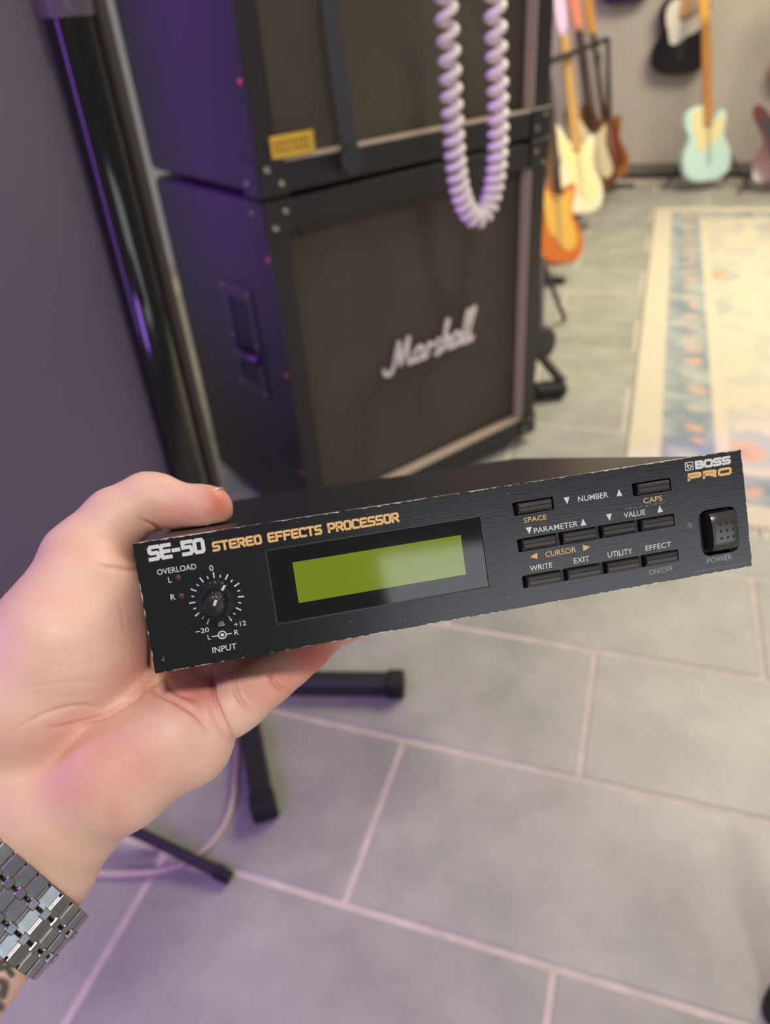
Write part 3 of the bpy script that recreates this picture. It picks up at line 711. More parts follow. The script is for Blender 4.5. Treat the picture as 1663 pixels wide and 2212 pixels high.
bar((KX + 4.2 * math.cos(a), KY + 4.2 * math.sin(a)), (KX + 6.1 * math.cos(a), KY + 6.1 * math.sin(a)), .75, 5.1, 5.3, white_ink, 'pointer', outer)
a = math.radians(-60)
bar((KX - .1 * math.cos(a), KY - .1 * math.sin(a)), (KX + 1.8 * math.cos(a), KY + 1.8 * math.sin(a)), .8, 11.1, 11.35, white_ink, 'pointer', inner)
INK = (.02, .05)
for k in range(21):
    a = math.radians(119 + 15.35 * k); r0, r1 = (7.0, 9.0) if k % 2 == 0 else (7.2, 8.2)
    bar((KX + r0 * math.cos(a), KY + r0 * math.sin(a)), (KX + r1 * math.cos(a), KY + r1 * math.sin(a)), .45 if k % 2 == 0 else .38, *INK, white_ink, 'dial_tick', unit)
for y in (-8.5, -2.3):
    MB().lathe([(1.0, -.3), (1.0, .1), (.8, .3), (.3, .4)], 16, lambda x, yy, h, y=y: k3(-96.5 + x, y + yy, h)).build('overload_led', mat('unlit_led', (74, 44, 48), .3), unit, True)
# small printed legends (font curves turned into flat ink)
def text(body, x0, x1, top, bot, m, name='legend'):
    cu = bpy.data.curves.new('legend', 'FONT'); cu.body = body; cu.size = 1; cu.resolution_u = 3; cu.offset = .004
    to = bpy.data.objects.new('legend', cu); COL.objects.link(to)
    dg = bpy.context.evaluated_depsgraph_get(); me = bpy.data.meshes.new_from_object(to.evaluated_get(dg)); bpy.data.objects.remove(to); 
    co = np.array([v.co for v in me.vertices]); mn, mx = co.min(0), co.max(0)
    for v in me.vertices:
        x = x0 + (v.co.x - mn[0]) / (mx[0] - mn[0]) * (x1 - x0); y = bot - (v.co.y - mn[1]) / (mx[1] - mn[1]) * (bot - top); v.co = k3(x, y, .05)
    me.materials.clear(); me.materials.append(m); o = bpy.data.objects.new(name, me); COL.objects.link(o); o.parent = unit; return o
for body, x0, x1, top, bot, m in [
    ('OVERLOAD', -102.9, -90.3, -12.3, -10.4, white_ink), ('L', -99.8, -98.7, -9.2, -7.3, white_ink), ('R', -100.0, -98.5, -3.4, -1.5, white_ink),
    ('0', -86.2, -84.9, -10.9, -8.95, white_ink), ('20', -92.3, -89.6, 9.5, 11.1, white_ink), ('dB', -86.5, -84.3, 8.3, 9.9, white_ink), ('+12', -81.2, -77.3, 9.4, 11.0, white_ink),
    ('L', -90.4, -89.4, 12.0, 13.7, white_ink), ('R', -81.6, -80.2, 12.0, 13.7, white_ink), ('INPUT', -89.6, -81.6, 16.5, 18.5, white_ink),
    ('SPACE', 23.2, 31.7, -9.7, -7.9, gold_ink), ('NUMBER', 44.1, 55.5, -14.2, -12.2, white_ink), ('CAPS', 68.7, 76.0, -9.85, -7.85, gold_ink),
    ('PARAMETER', 26.4, 42.9, -5.6, -3.65, white_ink), ('VALUE', 60.6, 68.9, -5.8, -3.8, white_ink), ('CURSOR', 29.5, 41.1, 3.5, 5.5, gold_ink),
    ('WRITE', 23.2, 31.6, 7.6, 9.5, white_ink), ('EXIT', 39.8, 45.7, 7.55, 9.5, white_ink), ('UTILITY', 52.8, 62.3, 7.5, 9.5, white_ink), ('EFFECT', 67.5, 77.6, 7.5, 9.45, white_ink),
    ('ON/OFF', 67.8, 77.1, 16.5, 18.4, mat('grey_ink', (150, 150, 152), .5)), ('POWER', 91.0, 101.1, 15.95, 18.0, mat('grey_ink', (150, 150, 152), .5))]:
    text(body, x0, x1, top, bot, m)
bar((-94.0, 10.4), (-92.6, 10.4), .3, *INK, white_ink, 'legend', unit)
bar((-88.9, 12.9), (-87.0, 12.9), .35, *INK, white_ink, 'legend', unit); bar((-84.2, 12.9), (-82.4, 12.9), .35, *INK, white_ink, 'legend', unit)
ring_o = [(-85.6 + 1.45 * math.cos(t), 12.9 + 1.45 * math.sin(t)) for t in np.linspace(0, 2 * math.pi, 24, False)]; ring_i = [(-85.6 + 1.05 * math.cos(t), 12.9 + 1.05 * math.sin(t)) for t in np.linspace(0, 2 * math.pi, 24, False)]
MB().prism(ring_o, *INK, lambda x, y, h: k3(x, y, h), [ring_i[::-1]]).build('legend', white_ink, unit)
MB().prism([(-85.6 + .6 * math.cos(t), 12.9 + .6 * math.sin(t)) for t in np.linspace(0, 2 * math.pi, 16, False)], *INK, lambda x, y, h: k3(x, y, h)).build('legend', white_ink, unit)
for pts, m in [([(38.8, -14.6), (41.0, -14.6), (39.9, -12.1)], white_ink), ([(58.7, -12.0), (60.9, -12.0), (59.8, -14.5)], white_ink), ([(23.5, -6.2), (25.8, -6.2), (24.65, -3.7)], white_ink),
               ([(43.9, -3.6), (46.1, -3.6), (45.0, -6.1)], white_ink), ([(53.9, -6.2), (56.1, -6.2), (55.0, -3.7)], white_ink), ([(73.6, -3.8), (75.8, -3.8), (74.7, -6.3)], white_ink),
               ([(23.8, 4.4), (26.5, 3.3), (26.5, 5.6)], gold_ink), ([(46.6, 4.4), (43.8, 3.3), (43.8, 5.6)], gold_ink)]:
    MB().prism(pts, *INK, lambda x, y, h: k3(x, y, h)).build('arrow_mark', m, unit)
# square headline lettering drawn from strokes (unit cell 1 wide x 1 high)
G = {'S': [[(1, 0), (.16, 0), (0, .14), (0, .40), (.14, .5), (.86, .5), (1, .6), (1, .86), (.84, 1), (0, 1)]], 'E': [[(1, 0), (.12, 0), (0, .12), (0, .88), (.12, 1), (1, 1)], [(0, .5), (.85, .5)]],
     '-': [[(.05, .52), (.75, .52)]], '5': [[(1, 0), (0, 0), (0, .44), (.84, .44), (1, .56), (1, .86), (.84, 1), (0, 1)]],
     '0': [[(.14, 0), (.86, 0), (1, .14), (1, .86), (.86, 1), (.14, 1), (0, .86), (0, .14), (.14, 0)]], 'T': [[(0, 0), (1, 0)], [(.5, 0), (.5, 1)]],
     'R': [[(0, 1), (0, 0), (.86, 0), (1, .14), (1, .42), (.86, .55), (0, .55)], [(.45, .55), (1, 1)]], 'F': [[(1, 0), (.12, 0), (0, .12), (0, 1)], [(0, .5), (.85, .5)]],
     'C': [[(1, .1), (.9, 0), (.14, 0), (0, .14), (0, .86), (.14, 1), (1, 1)]], 'P': [[(0, 1), (0, 0), (.86, 0), (1, .14), (1, .46), (.86, .6), (0, .6)]],
     'B': [[(0, 0), (.82, 0), (.96, .12), (.96, .38), (.84, .48), (1, .6), (1, .86), (.86, 1), (0, 1), (0, 0)], [(0, .48), (.84, .48)]]}
G['O'] = G['0']
def stroke_text(body, x0, x1, top, bot, wgt, m, gap=.34, slant=0., hw=1.0):
    widths = [(.55 if c in ' ' else (.8 if c == '-' else 1.0)) for c in body]
    tot_ = sum(widths) + gap * (len(body) - 1); cell = (x1 - x0 - wgt) / (tot_); H_ = bot - top - wgt; x = x0 + wgt / 2
    for c, w_ in zip(body, widths):
        if c != ' ':
            mb = MB()
            for lv, pl in enumerate(G[c]):
                pts = [np.array([x + px_ * cell * w_, top + wgt / 2 + py_ * H_]) for px_, py_ in pl]
                if slant: pts = [np.array([p[0] + slant * (bot - p[1]), p[1]]) for p in pts]
                loop = np.linalg.norm(pts[0] - pts[-1]) < 1e-6
                if loop: pts = pts[:-1]
                n = len(pts); L_, R_ = [], []
                for i in range(n):
                    d0 = pts[i] - pts[i - 1] if (i > 0 or loop) else pts[i + 1] - pts[i]; d1 = pts[(i + 1) % n] - pts[i] if (i < n - 1 or loop) else d0
                    d0 = d0 / np.linalg.norm(d0); d1 = d1 / np.linalg.norm(d1); n0 = np.array([-d0[1], d0[0]]); n1_ = np.array([-d1[1], d1[0]]); mt = n0 + n1_; mt /= np.linalg.norm(mt)
                    q = pts[i].copy()
                    if not loop and i == 0: q = q - d1 * wgt / 2
                    if not loop and i == n - 1: q = q + d0 * wgt / 2
                    o_ = mt * wgt / 2 / max(.55, mt @ n0); L_.append(q + o_); R_.append(q - o_)
                hh = .03 + .012 * lv
                vs = [k3(p[0], p[1], hh) for p in L_ + R_]
                mb.add(vs, [(i, (i + 1) % n, n + (i + 1) % n, n + i) for i in range(n if loop else n - 1)])
            mb.build('headline_letter', m, unit)
        x += cell * (w_ + gap)
stroke_text('SE-50', -104.8, -86.4, -20.4, -15.2, 1.25, white_ink, .42)
stroke_text('STEREO', -84.2, -67.8, -18.5, -15.15, .8, gold_ink, .48)
stroke_text('EFFECTS', -65.9, -47.5, -18.6, -15.2, .8, gold_ink, .45)
stroke_text('PROCESSOR', -45.6, -20.8, -18.7, -15.25, .8, gold_ink, .45)
stroke_text('BOSS', 90.1, 104.4, -20.3, -17.2, .9, white_ink, .35)
stroke_text('PRO', 86.6, 104.2, -16.2, -13.3, .95, gold_ink, .32, .12)
sq = rrect(86.2, 89.4, -20.3, -17.2, .2, 2); sqi = rrect(86.5, 89.1, -20.0, -17.5, .15, 2)
MB().prism(sq, *INK, lambda x, y, h: k3(x, y, h), [sqi[::-1]]).build('emblem', white_ink, unit)
bar((87.1, -19.8), (87.1, -18.4), .35, *INK, white_ink, 'emblem', unit)
bo = [(88.0 + .85 * math.cos(t), -18.55 + .75 * math.sin(t)) for t in np.linspace(0, 2 * math.pi, 18, False)]; bi = [(88.0 + .5 * math.cos(t), -18.55 + .42 * math.sin(t)) for t in np.linspace(0, 2 * math.pi, 18, False)]
MB().prism(bo, *INK, lambda x, y, h: k3(x, y, h), [bi[::-1]]).build('emblem', white_ink, unit)
# scratches and a paint chip
sc_m = mat('bare_metal_scratch', (172, 172, 176), .4, .4)
scr = MB(); rs_ = random.Random(3)
def sliver(x, y, ln, ang, w):
    d = np.array([math.cos(ang), math.sin(ang)]) * ln / 2; n = np.array([-d[1], d[0]]) / (ln / 2) * w / 2; p = np.array([x, y])
    scr.prism([tuple(p - d), tuple(p - n), tuple(p + d), tuple(p + n)], .012, .02, lambda q, yy, h: k3(q, yy, h))
for _ in range(46):
    x, y = rs_.uniform(-106, 106), rs_.choice([rs_.uniform(-21, -19), rs_.uniform(15, 21), rs_.uniform(-21, 21)])
    if -68 < x < 9 and -14 < y < 13: continue
    sliver(x, y, rs_.uniform(.3, 1.3), rs_.uniform(0, 3.14), rs_.uniform(.05, .12))
for k in range(9): sliver(62 + k * 1.9 + rs_.uniform(-.5, .5), -7.0 + rs_.uniform(-.5, .5) - .05 * k, rs_.uniform(.8, 2.2), -.1 + rs_.uniform(-.3, .3), rs_.uniform(.08, .2))
for k in range(10): sliver(85.6 + rs_.uniform(-1, 1), 2.6 + rs_.uniform(-1, 1), rs_.uniform(.4, 1.2), rs_.uniform(0, 3.1), .16)
for k in range(8): sliver(-106 + rs_.uniform(-.6, .6), 17.5 + rs_.uniform(-.9, .9), rs_.uniform(.3, .9), 1.2 + rs_.uniform(-.4, .4), .14)
for k in range(14): sliver(86 + k * 1.6, 20.6 - rs_.uniform(0, .5), rs_.uniform(.5, 2.0), rs_.uniform(-.2, .1), .13)
so_ = scr.build('paint_scratches', sc_m, unit); so_['kind'] = 'stuff'

# ================================================================== HAND AND FOREARM (one continuous skin)
def cp(px, py, z): return np.array([(px - CX) / F_PX * z, (py - CY) / F_PX * z, z])
prims = []      # (a, b, ra, rb, k)
def cone(a, b_, ra, rb, k=6.): prims.append((np.array(a, float), np.array(b_, float), ra, rb, k))
def chain(pts, k=5.):
    for (p, r), (q, r2) in zip(pts[:-1], pts[1:]): cone(p, q, r, r2, k)
# forearm and wrist (ulnar, middle, radial strands)
# the arm comes up from the lower left, towards the viewer
def strands(edge, z, rr):
    e = np.array(edge, float); pd_ = np.array([-.79, -.62]); u = F_PX / z
    return [cp(*(e + pd_ * (rr + o) * u), z + dz) for o, dz in ((0, 0), (19.5, -1), (39, 1))]
arm = [((-175, 2440), 228, 22), ((0, 2172), 255, 19.5), ((72, 2062), 267, 18), ((166, 1940), 279, 16.8), ((234, 1846), 277, 17)]
st_ = [strands(*a_) for a_ in arm]
for j_ in range(3): chain([(st_[i_][j_], arm[i_][2] + (1.5 if j_ == 1 and i_ < 2 else 0)) for i_ in range(len(arm))], 11)
chain([(st_[-1][1], 20), (cp(60, 1690, 277), 20)], 11); chain([(st_[-1][2], 18), (cp(-20, 1630, 281), 19)], 11)
# hypothenar heel to the little finger
chain([(cp(150, 1742, 275), 18.5), (cp(255, 1668, 272), 19.5), (cp(370, 1592, 276), 17), (cp(408, 1598, 279), 14.0), (cp(436, 1548, 280), 12.5)], 10)
# palm bones behind
chain([(cp(90, 1690, 282), 18), (cp(280, 1560, 287), 15), (cp(395, 1495, 288), 12.5)], 10)
chain([(cp(40, 1650, 288), 18), (cp(230, 1500, 301), 14), (cp(345, 1440, 312), 12)], 10)
chain([(cp(0, 1600, 290), 18), (cp(190, 1430, 306), 14), (cp(300, 1350, 322), 11)], 10)
# thenar
chain([(cp(0, 1640, 282), 20), (cp(70, 1500, 276), 26), (cp(140, 1385, 276), 26.5), (cp(178, 1275, 283), 20), (cp(190, 1200, 290), 14.5)], 5.5)
cone(cp(190, 1400, 279), cp(205, 1320, 284), 20, 17, 8)
# web between thumb and index
cone(cp(225, 1245, 296), cp(262, 1350, 316), 10, 10, 10)
# thumb
chain([(cp(172, 1205, 290), 15), (cp(252, 1122, 296), 12.5), (cp(318, 1083, 299), 11.2), (cp(345, 1083, 299), 10.2), (cp(400, 1098, 298), 9.0), (cp(440, 1100, 297.5), 9.2), (cp(456, 1099, 297), 8.6)], 4)
# little finger
chain([(cp(497, 1531, 276), 10.9), (cp(520, 1513, 278), 10.6), (cp(556, 1484, 282), 9.9), (cp(580, 1464, 285), 10.1), (cp(606, 1444, 289), 9.6), (cp(628, 1426, 292), 9.7), (cp(664, 1400, 297), 9.1), (cp(708, 1370, 303), 7.6)], 2.2)
# ring, middle, index under the unit (unit coordinates: x, depth, down)
UB = 19.6
for (mp_, r0, dep, xs) in ((cp(398, 1490, 289), 11.5, 56, -46), (cp(345, 1430, 312), 11, 84, -42), (cp(300, 1352, 324), 11, 104, -48)):
    chain([(mp_, r0), (dev2cam(-84, dep - 10, UB + 20), 10), (dev2cam(xs - 16, dep, UB + 14), 9.4), (dev2cam(xs + 6, dep + 2, UB + 9.2), 8.8), (dev2cam(xs + 24, dep + 3, UB + 8.2), 7.8)], 3.0)
VOX = 1.35
allp = np.array([p for a_, b_, *_ in prims for p in (a_, b_)])
lo = np.array([-232., allp[:, 1].min() - 16, 204.]); hi = np.array([allp[:, 0].max() + 13, 216., allp[:, 2].max() + 14])
dims = np.ceil((hi - lo) / VOX).astype(int) + 1
gx, gy, gz = [lo[i] + VOX * np.arange(dims[i], dtype=np.float32) for i in range(3)]
D = np.full(dims, 60., np.float32)
for a_, b_, ra, rb, k in prims:
    mn = np.minimum(a_, b_) - max(ra, rb) - 22; mx = np.maximum(a_, b_) + max(ra, rb) + 22
    i0 = np.clip(((mn - lo) / VOX).astype(int), 0, dims - 1); i1 = np.clip(((mx - lo) / VOX).astype(int) + 1, 1, dims)
    if (i1 <= i0).any(): continue
    sl = tuple(slice(i0[q], i1[q]) for q in range(3))
    P = [gx[sl[0]][:, None, None], gy[sl[1]][None, :, None], gz[sl[2]][None, None, :]]
    ba = b_ - a_; l2 = float(ba @ ba)
    t = ((P[0] - a_[0]) * ba[0] + (P[1] - a_[1]) * ba[1] + (P[2] - a_[2]) * ba[2]) / l2; t = np.clip(t, 0, 1)
    d = np.sqrt((P[0] - a_[0] - t * ba[0]) ** 2 + (P[1] - a_[1] - t * ba[1]) ** 2 + (P[2] - a_[2] - t * ba[2]) ** 2) - (ra + (rb - ra) * t)
    cur = D[sl]; h = np.clip(.5 + .5 * (cur - d) / k, 0, 1)
    D[sl] = cur * (1 - h) + d * h - k * h * (1 - h)
# the unit presses the flesh in: subtract its box (with a hair of clearance)
Pg = np.stack(np.meshgrid(gx, gy, gz, indexing='ij'), -1) - DEV_T.astype(np.float32)
Q = Pg @ DEV_R.astype(np.float32); del Pg
def box_d(Q, cx_, cy_, cz_, hx, hy, hz):
    q = np.abs(Q - np.array([cx_, cy_, cz_], np.float32)) - np.array([hx, hy, hz], np.float32)
    return np.sqrt((np.maximum(q, 0) ** 2).sum(-1)) + np.minimum(q.max(-1), 0)
bd_ = np.minimum(box_d(Q, 0, 0, DD / 2 + 2, 105.6, 20.4, DD / 2 + 3), box_d(Q, 0, 0, 1.6, DW / 2 + .4, DH / 2 + .4, 2.6)); del Q
D = np.maximum(D, -bd_)
# surface nets
S = D < 0
cs = np.zeros(np.array(dims) - 1, bool); cnt = np.zeros(cs.shape, np.float32); acc = np.zeros(cs.shape + (3,), np.float32)
nxm, nym, nzm = cs.shape
cor = [(i, j, k) for i in (0, 1) for j in (0, 1) for k in (0, 1)]
def vol(A, c): return A[c[0]:c[0] + nxm, c[1]:c[1] + nym, c[2]:c[2] + nzm]
for c in cor:
    for ax in range(3):
        if c[ax]: continue
        e_ = list(c); e_[ax] = 1
        da, db = vol(D, c), vol(D, e_); m = (da < 0) != (db < 0)
        tt = np.where(m, da / np.where(da - db == 0, 1, da - db), 0)
        for q in range(3): acc[..., q] += np.where(m, c[q] + (tt if q == ax else 0), 0)
        cnt += m
cs = cnt > 0; ids = np.full(cs.shape, -1, int); ids[cs] = np.arange(cs.sum())
cells = np.argwhere(cs); V = (cells + acc[cs] / cnt[cs][:, None]) * VOX + lo
quads = []
for ax in range(3):
    o1, o2 = [q for q in range(3) if q != ax]
    A = S.take(np.arange(dims[ax] - 1), ax); B = S.take(np.arange(1, dims[ax]), ax); m = A != B
    e_ = np.argwhere(m); e_ = e_[(e_[:, o1] > 0) & (e_[:, o2] > 0) & (e_[:, o1] < dims[o1] - 1) & (e_[:, o2] < dims[o2] - 1)]
    flip = S[tuple(e_.T)]
    def gid(d1, d2):
        t = e_.copy(); t[:, o1] -= d1; t[:, o2] -= d2; return ids[tuple(t.T)]
    q = np.stack([gid(0, 0), gid(1, 0), gid(1, 1), gid(0, 1)], 1)
    f2 = flip if ax != 1 else ~flip
    q[f2] = q[f2][:, ::-1]; quads.append(q)
quads = np.concatenate(quads)
def adjacency_smooth(V, F, it, lam):
    E_ = np.concatenate([F[:, [0, 1]], F[:, [1, 2]], F[:, [2, 3]], F[:, [3, 0]]]); n = len(V)
    deg = np.bincount(E_.ravel(), minlength=n).astype(float)
    for i in range(it):
        s_ = np.zeros_like(V)
        for q in range(3):
            s_[:, q] = np.bincount(E_[:, 0], V[E_[:, 1], q], n) + np.bincount(E_[:, 1], V[E_[:, 0], q], n)
        L_ = s_ / np.maximum(deg, 1)[:, None] - V; V = V + (lam if i % 2 == 0 else -lam * .95) * L_
    return V
def subdivide(V, F):
    E_ = np.concatenate([F[:, [0, 1]], F[:, [1, 2]], F[:, [2, 3]], F[:, [3, 0]]]); Es = np.sort(E_, 1); key = Es[:, 0].astype(np.int64) * (len(V) + 1) + Es[:, 1]
    u, inv = np.unique(key, return_inverse=True); ua, ub = u // (len(V) + 1), u % (len(V) + 1); m = len(F); n = len(V)
    mid = (V[ua] + V[ub]) / 2; fc = V[F].mean(1); e0, e1, e2, e3 = [inv[i * m:(i + 1) * m] + n for i in range(4)]; c = np.arange(m) + n + len(u)
    F2 = np.concatenate([np.stack([F[:, 0], e0, c, e3], 1), np.stack([F[:, 1], e1, c, e0], 1), np.stack([F[:, 2], e2, c, e1], 1), np.stack([F[:, 3], e3, c, e2], 1)])
    return np.concatenate([V, mid, fc]), F2
def normals(V, F):
    n = np.cross(V[F[:, 2]] - V[F[:, 0]], V[F[:, 3]] - V[F[:, 1]]); out = np.zeros_like(V)
    for j in range(4):
        for q in range(3): out[:, q] += np.bincount(F[:, j], n[:, q], len(V))
    return out / (np.linalg.norm(out, axis=1, keepdims=True) + 1e-9)
V = adjacency_smooth(V, quads, 6, .5)
V, quads = subdivide(V, quads); V = adjacency_smooth(V, quads, 4, .5)
Nn = normals(V, quads)
if (Nn * (V - V.mean(0))).sum() < 0: Nn = -Nn
# creases: furrows along polylines that follow the palm's lines
PX = np.stack([V[:, 0] / V[:, 2] * F_PX + CX, V[:, 1] / V[:, 2] * F_PX + CY], 1)
facing = (Nn * (-V / np.linalg.norm(V, axis=1, keepdims=True))).sum(1) > -.05
def poly_dist(P, pl):
    best = np.full(len(P), 1e9)
    for a_, b_ in zip(pl[:-1], pl[1:]):
        a_, b_ = np.array(a_, float), np.array(b_, float); ba = b_ - a_; t = np.clip(((P - a_) @ ba) / (ba @ ba), 0, 1); best = np.minimum(best, np.linalg.norm(P - a_ - t[:, None] * ba, axis=1))
    return best
creases = [([(318, 1470), (300, 1502), (272, 1520), (228, 1545), (180, 1560), (110, 1572)], 2.0, 7), ([(228, 1530), (160, 1526), (90, 1546), (30, 1578)], .8, 7), ([(322, 1488), (348, 1466), (372, 1452)], 1.4, 6),
           ([(324, 1490), (375, 1514), (424, 1545), (452, 1585)], 1.2, 7), ([(345, 1440), (372, 1490), (420, 1512)], .9, 7), ([(462, 1455), (460, 1497), (474, 1540), (500, 1592)], 2.6, 7),
           ([(504, 1462), (514, 1505), (546, 1540)], 1.6, 6), ([(578, 1440), (596, 1478), (622, 1496)], 1.6, 6), ([(300, 1120), (340, 1142), (352, 1150)], 1.1, 6), ([(215, 1222), (262, 1228), (300, 1234)], 1.0, 6),
           ([(60, 1290), (160, 1275), (240, 1290)], .35, 6), ([(40, 1420), (140, 1440), (250, 1425)], .3, 6), ([(30, 1490), (130, 1475), (240, 1470)], .3, 6), 
           ([(250, 1800), (228, 1760), (215, 1730)], .35, 7), ([(300, 1775), (285, 1740)], .3, 7), ([(350, 1740), (340, 1712)], .3, 7), ([(430, 1690), (418, 1668)], .3, 7), ([(70, 1500), (140, 1505), (200, 1500)], .25, 6), ([(30, 1350), (110, 1335), (190, 1345)], .25, 6), ([(240, 1260), (262, 1310), (268, 1370)], .25, 6)]
disp = np.zeros(len(V))
def poly_dist_t(P, pl):
    best = np.full(len(P), 1e9); bt = np.zeros(len(P)); n_ = len(pl) - 1
    for i_, (a_, b_) in enumerate(zip(pl[:-1], pl[1:])):
        a_, b_ = np.array(a_, float), np.array(b_, float); ba = b_ - a_; t = np.clip(((P - a_) @ ba) / (ba @ ba), 0, 1); dd = np.linalg.norm(P - a_ - t[:, None] * ba, axis=1)
        m_ = dd < best; best[m_] = dd[m_]; bt[m_] = ((i_ + t) / n_)[m_]
    return best, bt
for pl, dep, w in creases:
    pl2 = [tuple(p) for p in catmull(pl, 5, False)]
    minor = dep < .55
    d, t = poly_dist_t(PX, pl2); tp_ = np.clip(np.minimum(t, 1 - t) * 4, .0 if minor else .25, 1); dep_ = dep * tp_ * (.45 if minor else .75)
    w = w * (.75 if minor else .72)
    disp -= dep_ * np.exp(-(d / w) ** 2); disp += dep_ * .12 * np.exp(-((d - 2.4 * w) / (1.8 * w)) ** 2)
V = V + Nn * (disp * facing)[:, None]
crease_red = np.zeros(len(V))
for pl, dep, w in creases:
    if dep > .85: crease_red = np.maximum(crease_red, .14 * np.exp(-(poly_dist(PX, [tuple(p) for p in catmull(pl, 5, False)]) / 6.) ** 2))
# skin tone patches, redder along the creases, and tattoo
red = np.zeros(len(V))
for (x, y, rx, ry, amt) in [(250, 1650, 130, 85, .42), (150, 1600, 120, 60, .38), (190, 1700, 110, 60, .3), (600, 1460, 80, 60, .6), (470, 1085, 40, 45, .9), (400, 1120, 60, 40, .5), (420, 1480, 60, 60, .8), (560, 1490, 60, 50, .45), (680, 1420, 90, 60, .9), (300, 1400, 35, 120, .5), (270, 1450, 50, 60, .3), (330, 1500, 60, 40, .3), (300, 1190, 40, 40, .4), (250, 1740, 40, 60, .35)]:
    red = np.maximum(red, amt * np.exp(-(((PX[:, 0] - x) / rx) ** 2 + ((PX[:, 1] - y) / ry) ** 2)))
red = np.clip(red + crease_red, 0, 1)
arm_d = np.array([-.62, .79]); uq = (PX - np.array([120., 1990.])) @ arm_d; vq = (PX - np.array([120., 1990.])) @ np.array([-.79, -.62])
tat = np.zeros(len(V))
for pl, w in [([(-30, 2035), (0, 2020), (18, 2032), (20, 2062), (0, 2080), (-25, 2070)], 6), ([(30, 2018), (38, 2045), (30, 2075), (20, 2085)], 8), ([(50, 2040), (36, 2060)], 5), ([(-20, 2100), (10, 2090), (25, 2105)], 6), ([(-15, 2120), (10, 2125), (5, 2150)], 8), ([(-60, 2050), (-40, 2090), (-60, 2130)], 9), ([(-10, 2060), (5, 2045)], 5), ([(-60, 2140), (-30, 2150), (0, 2175)], 9), ([(-100, 2100), (-80, 2160), (-40, 2200)], 9)]:
    d = poly_dist(PX, [tuple(p) for p in catmull(pl, 4, False)]); tat = np.maximum(tat, .95 * np.clip(1.5 - d / (w * 1.25), 0, 1))
tat *= (uq > 35)
me = bpy.data.meshes.new('person'); Vw = (CAM + (V * .001) @ RC)
O0 = CAM + (cp(60, 1900, 280) * .001) @ RC
me.vertices.add(len(V)); me.vertices.foreach_set('co', (Vw - O0).astype(np.float32).ravel())
me.loops.add(len(quads) * 4); me.loops.foreach_set('vertex_index', quads[:, ::-1].astype(np.int32).ravel())
me.polygons.add(len(quads)); me.polygons.foreach_set('loop_start', np.arange(0, len(quads) * 4, 4, dtype=np.int32)); me.polygons.foreach_set('use_smooth', [True] * len(quads))
me.update(); me.validate()
bm = bmesh.new(); bm.from_mesh(me); bmesh.ops.recalc_face_normals(bm, faces=bm.faces); bm.to_mesh(me); bm.free()
for nm, arr in (('redness', red), ('tattoo', tat)):
    at = me.attributes.new(nm, 'FLOAT', 'POINT'); at.data.foreach_set('value', arr.astype(np.float32))
skin = bpy.data.materials.new('skin'); skin.use_nodes = True; nt = skin.node_tree; b = nt.nodes['Principled BSDF']; N = nt.nodes.new; L = nt.links.new
b.inputs['Roughness'].default_value = .48; b.inputs['Subsurface Weight'].default_value = .12; b.inputs['Subsurface Radius'].default_value = (1.0, .35, .2); b.inputs['Subsurface Scale'].default_value = .004
b.inputs['Specular IOR Level'].default_value = .4
tc = N('ShaderNodeTexCoord'); ar = N('ShaderNodeAttribute'); ar.attribute_name = 'redness'; at_ = N('ShaderNodeAttribute'); at_.attribute_name = 'tattoo'
n1 = N('ShaderNodeTexNoise'); n1.inputs['Scale'].default_value = 90; n1.inputs['Detail'].default_value = 5; L(tc.outputs['Object'], n1.inputs['Vector'])
def cmix(f, a_, c_, fv=None):
    n = N('ShaderNodeMix'); n.data_type = 'RGBA'
    if fv is None: L(f, n.inputs[0])
    else: n.inputs[0].default_value = fv
    for q, i in ((a_, 6), (c_, 7)):
        if isinstance(q, tuple): n.inputs[i].default_value = (*lin(q), 1)
        else: L(q, n.inputs[i])
    return n.outputs[2]
base = cmix(n1.outputs['Fac'], (228, 182, 163), (238, 200, 183)); base = cmix(ar.outputs['Fac'], base, (210, 112, 96)); base = cmix(at_.outputs['Fac'], base, (74, 73, 73))
L(base, b.inputs['Base Color'])
n2 = N('ShaderNodeTexVoronoi'); n2.inputs['Scale'].default_value = 900; L(tc.outputs['Object'], n2.inputs['Vector'])
n3 = N('ShaderNodeTexNoise'); n3.inputs['Scale'].default_value = 260; n3.inputs['Detail'].default_value = 6; L(tc.outputs['Object'], n3.inputs['Vector'])
sm2 = N('ShaderNodeMath'); sm2.operation = 'MULTIPLY_ADD'; L(n2.outputs['Distance'], sm2.inputs[0]); sm2.inputs[1].default_value = .5; L(n3.outputs['Fac'], sm2.inputs[2])
bp = N('ShaderNodeBump'); bp.inputs['Strength'].default_value = .22; bp.inputs['Distance'].default_value = .0006; L(sm2.outputs[0], bp.inputs['Height']); L(bp.outputs[0], b.inputs['Normal'])
me.materials.append(skin)
hand = bpy.data.objects.new('person', me); COL.objects.link(hand); hand.location = O0
tag(hand, 'left hand and tattooed forearm gripping the effects processor by its left end', 'person')
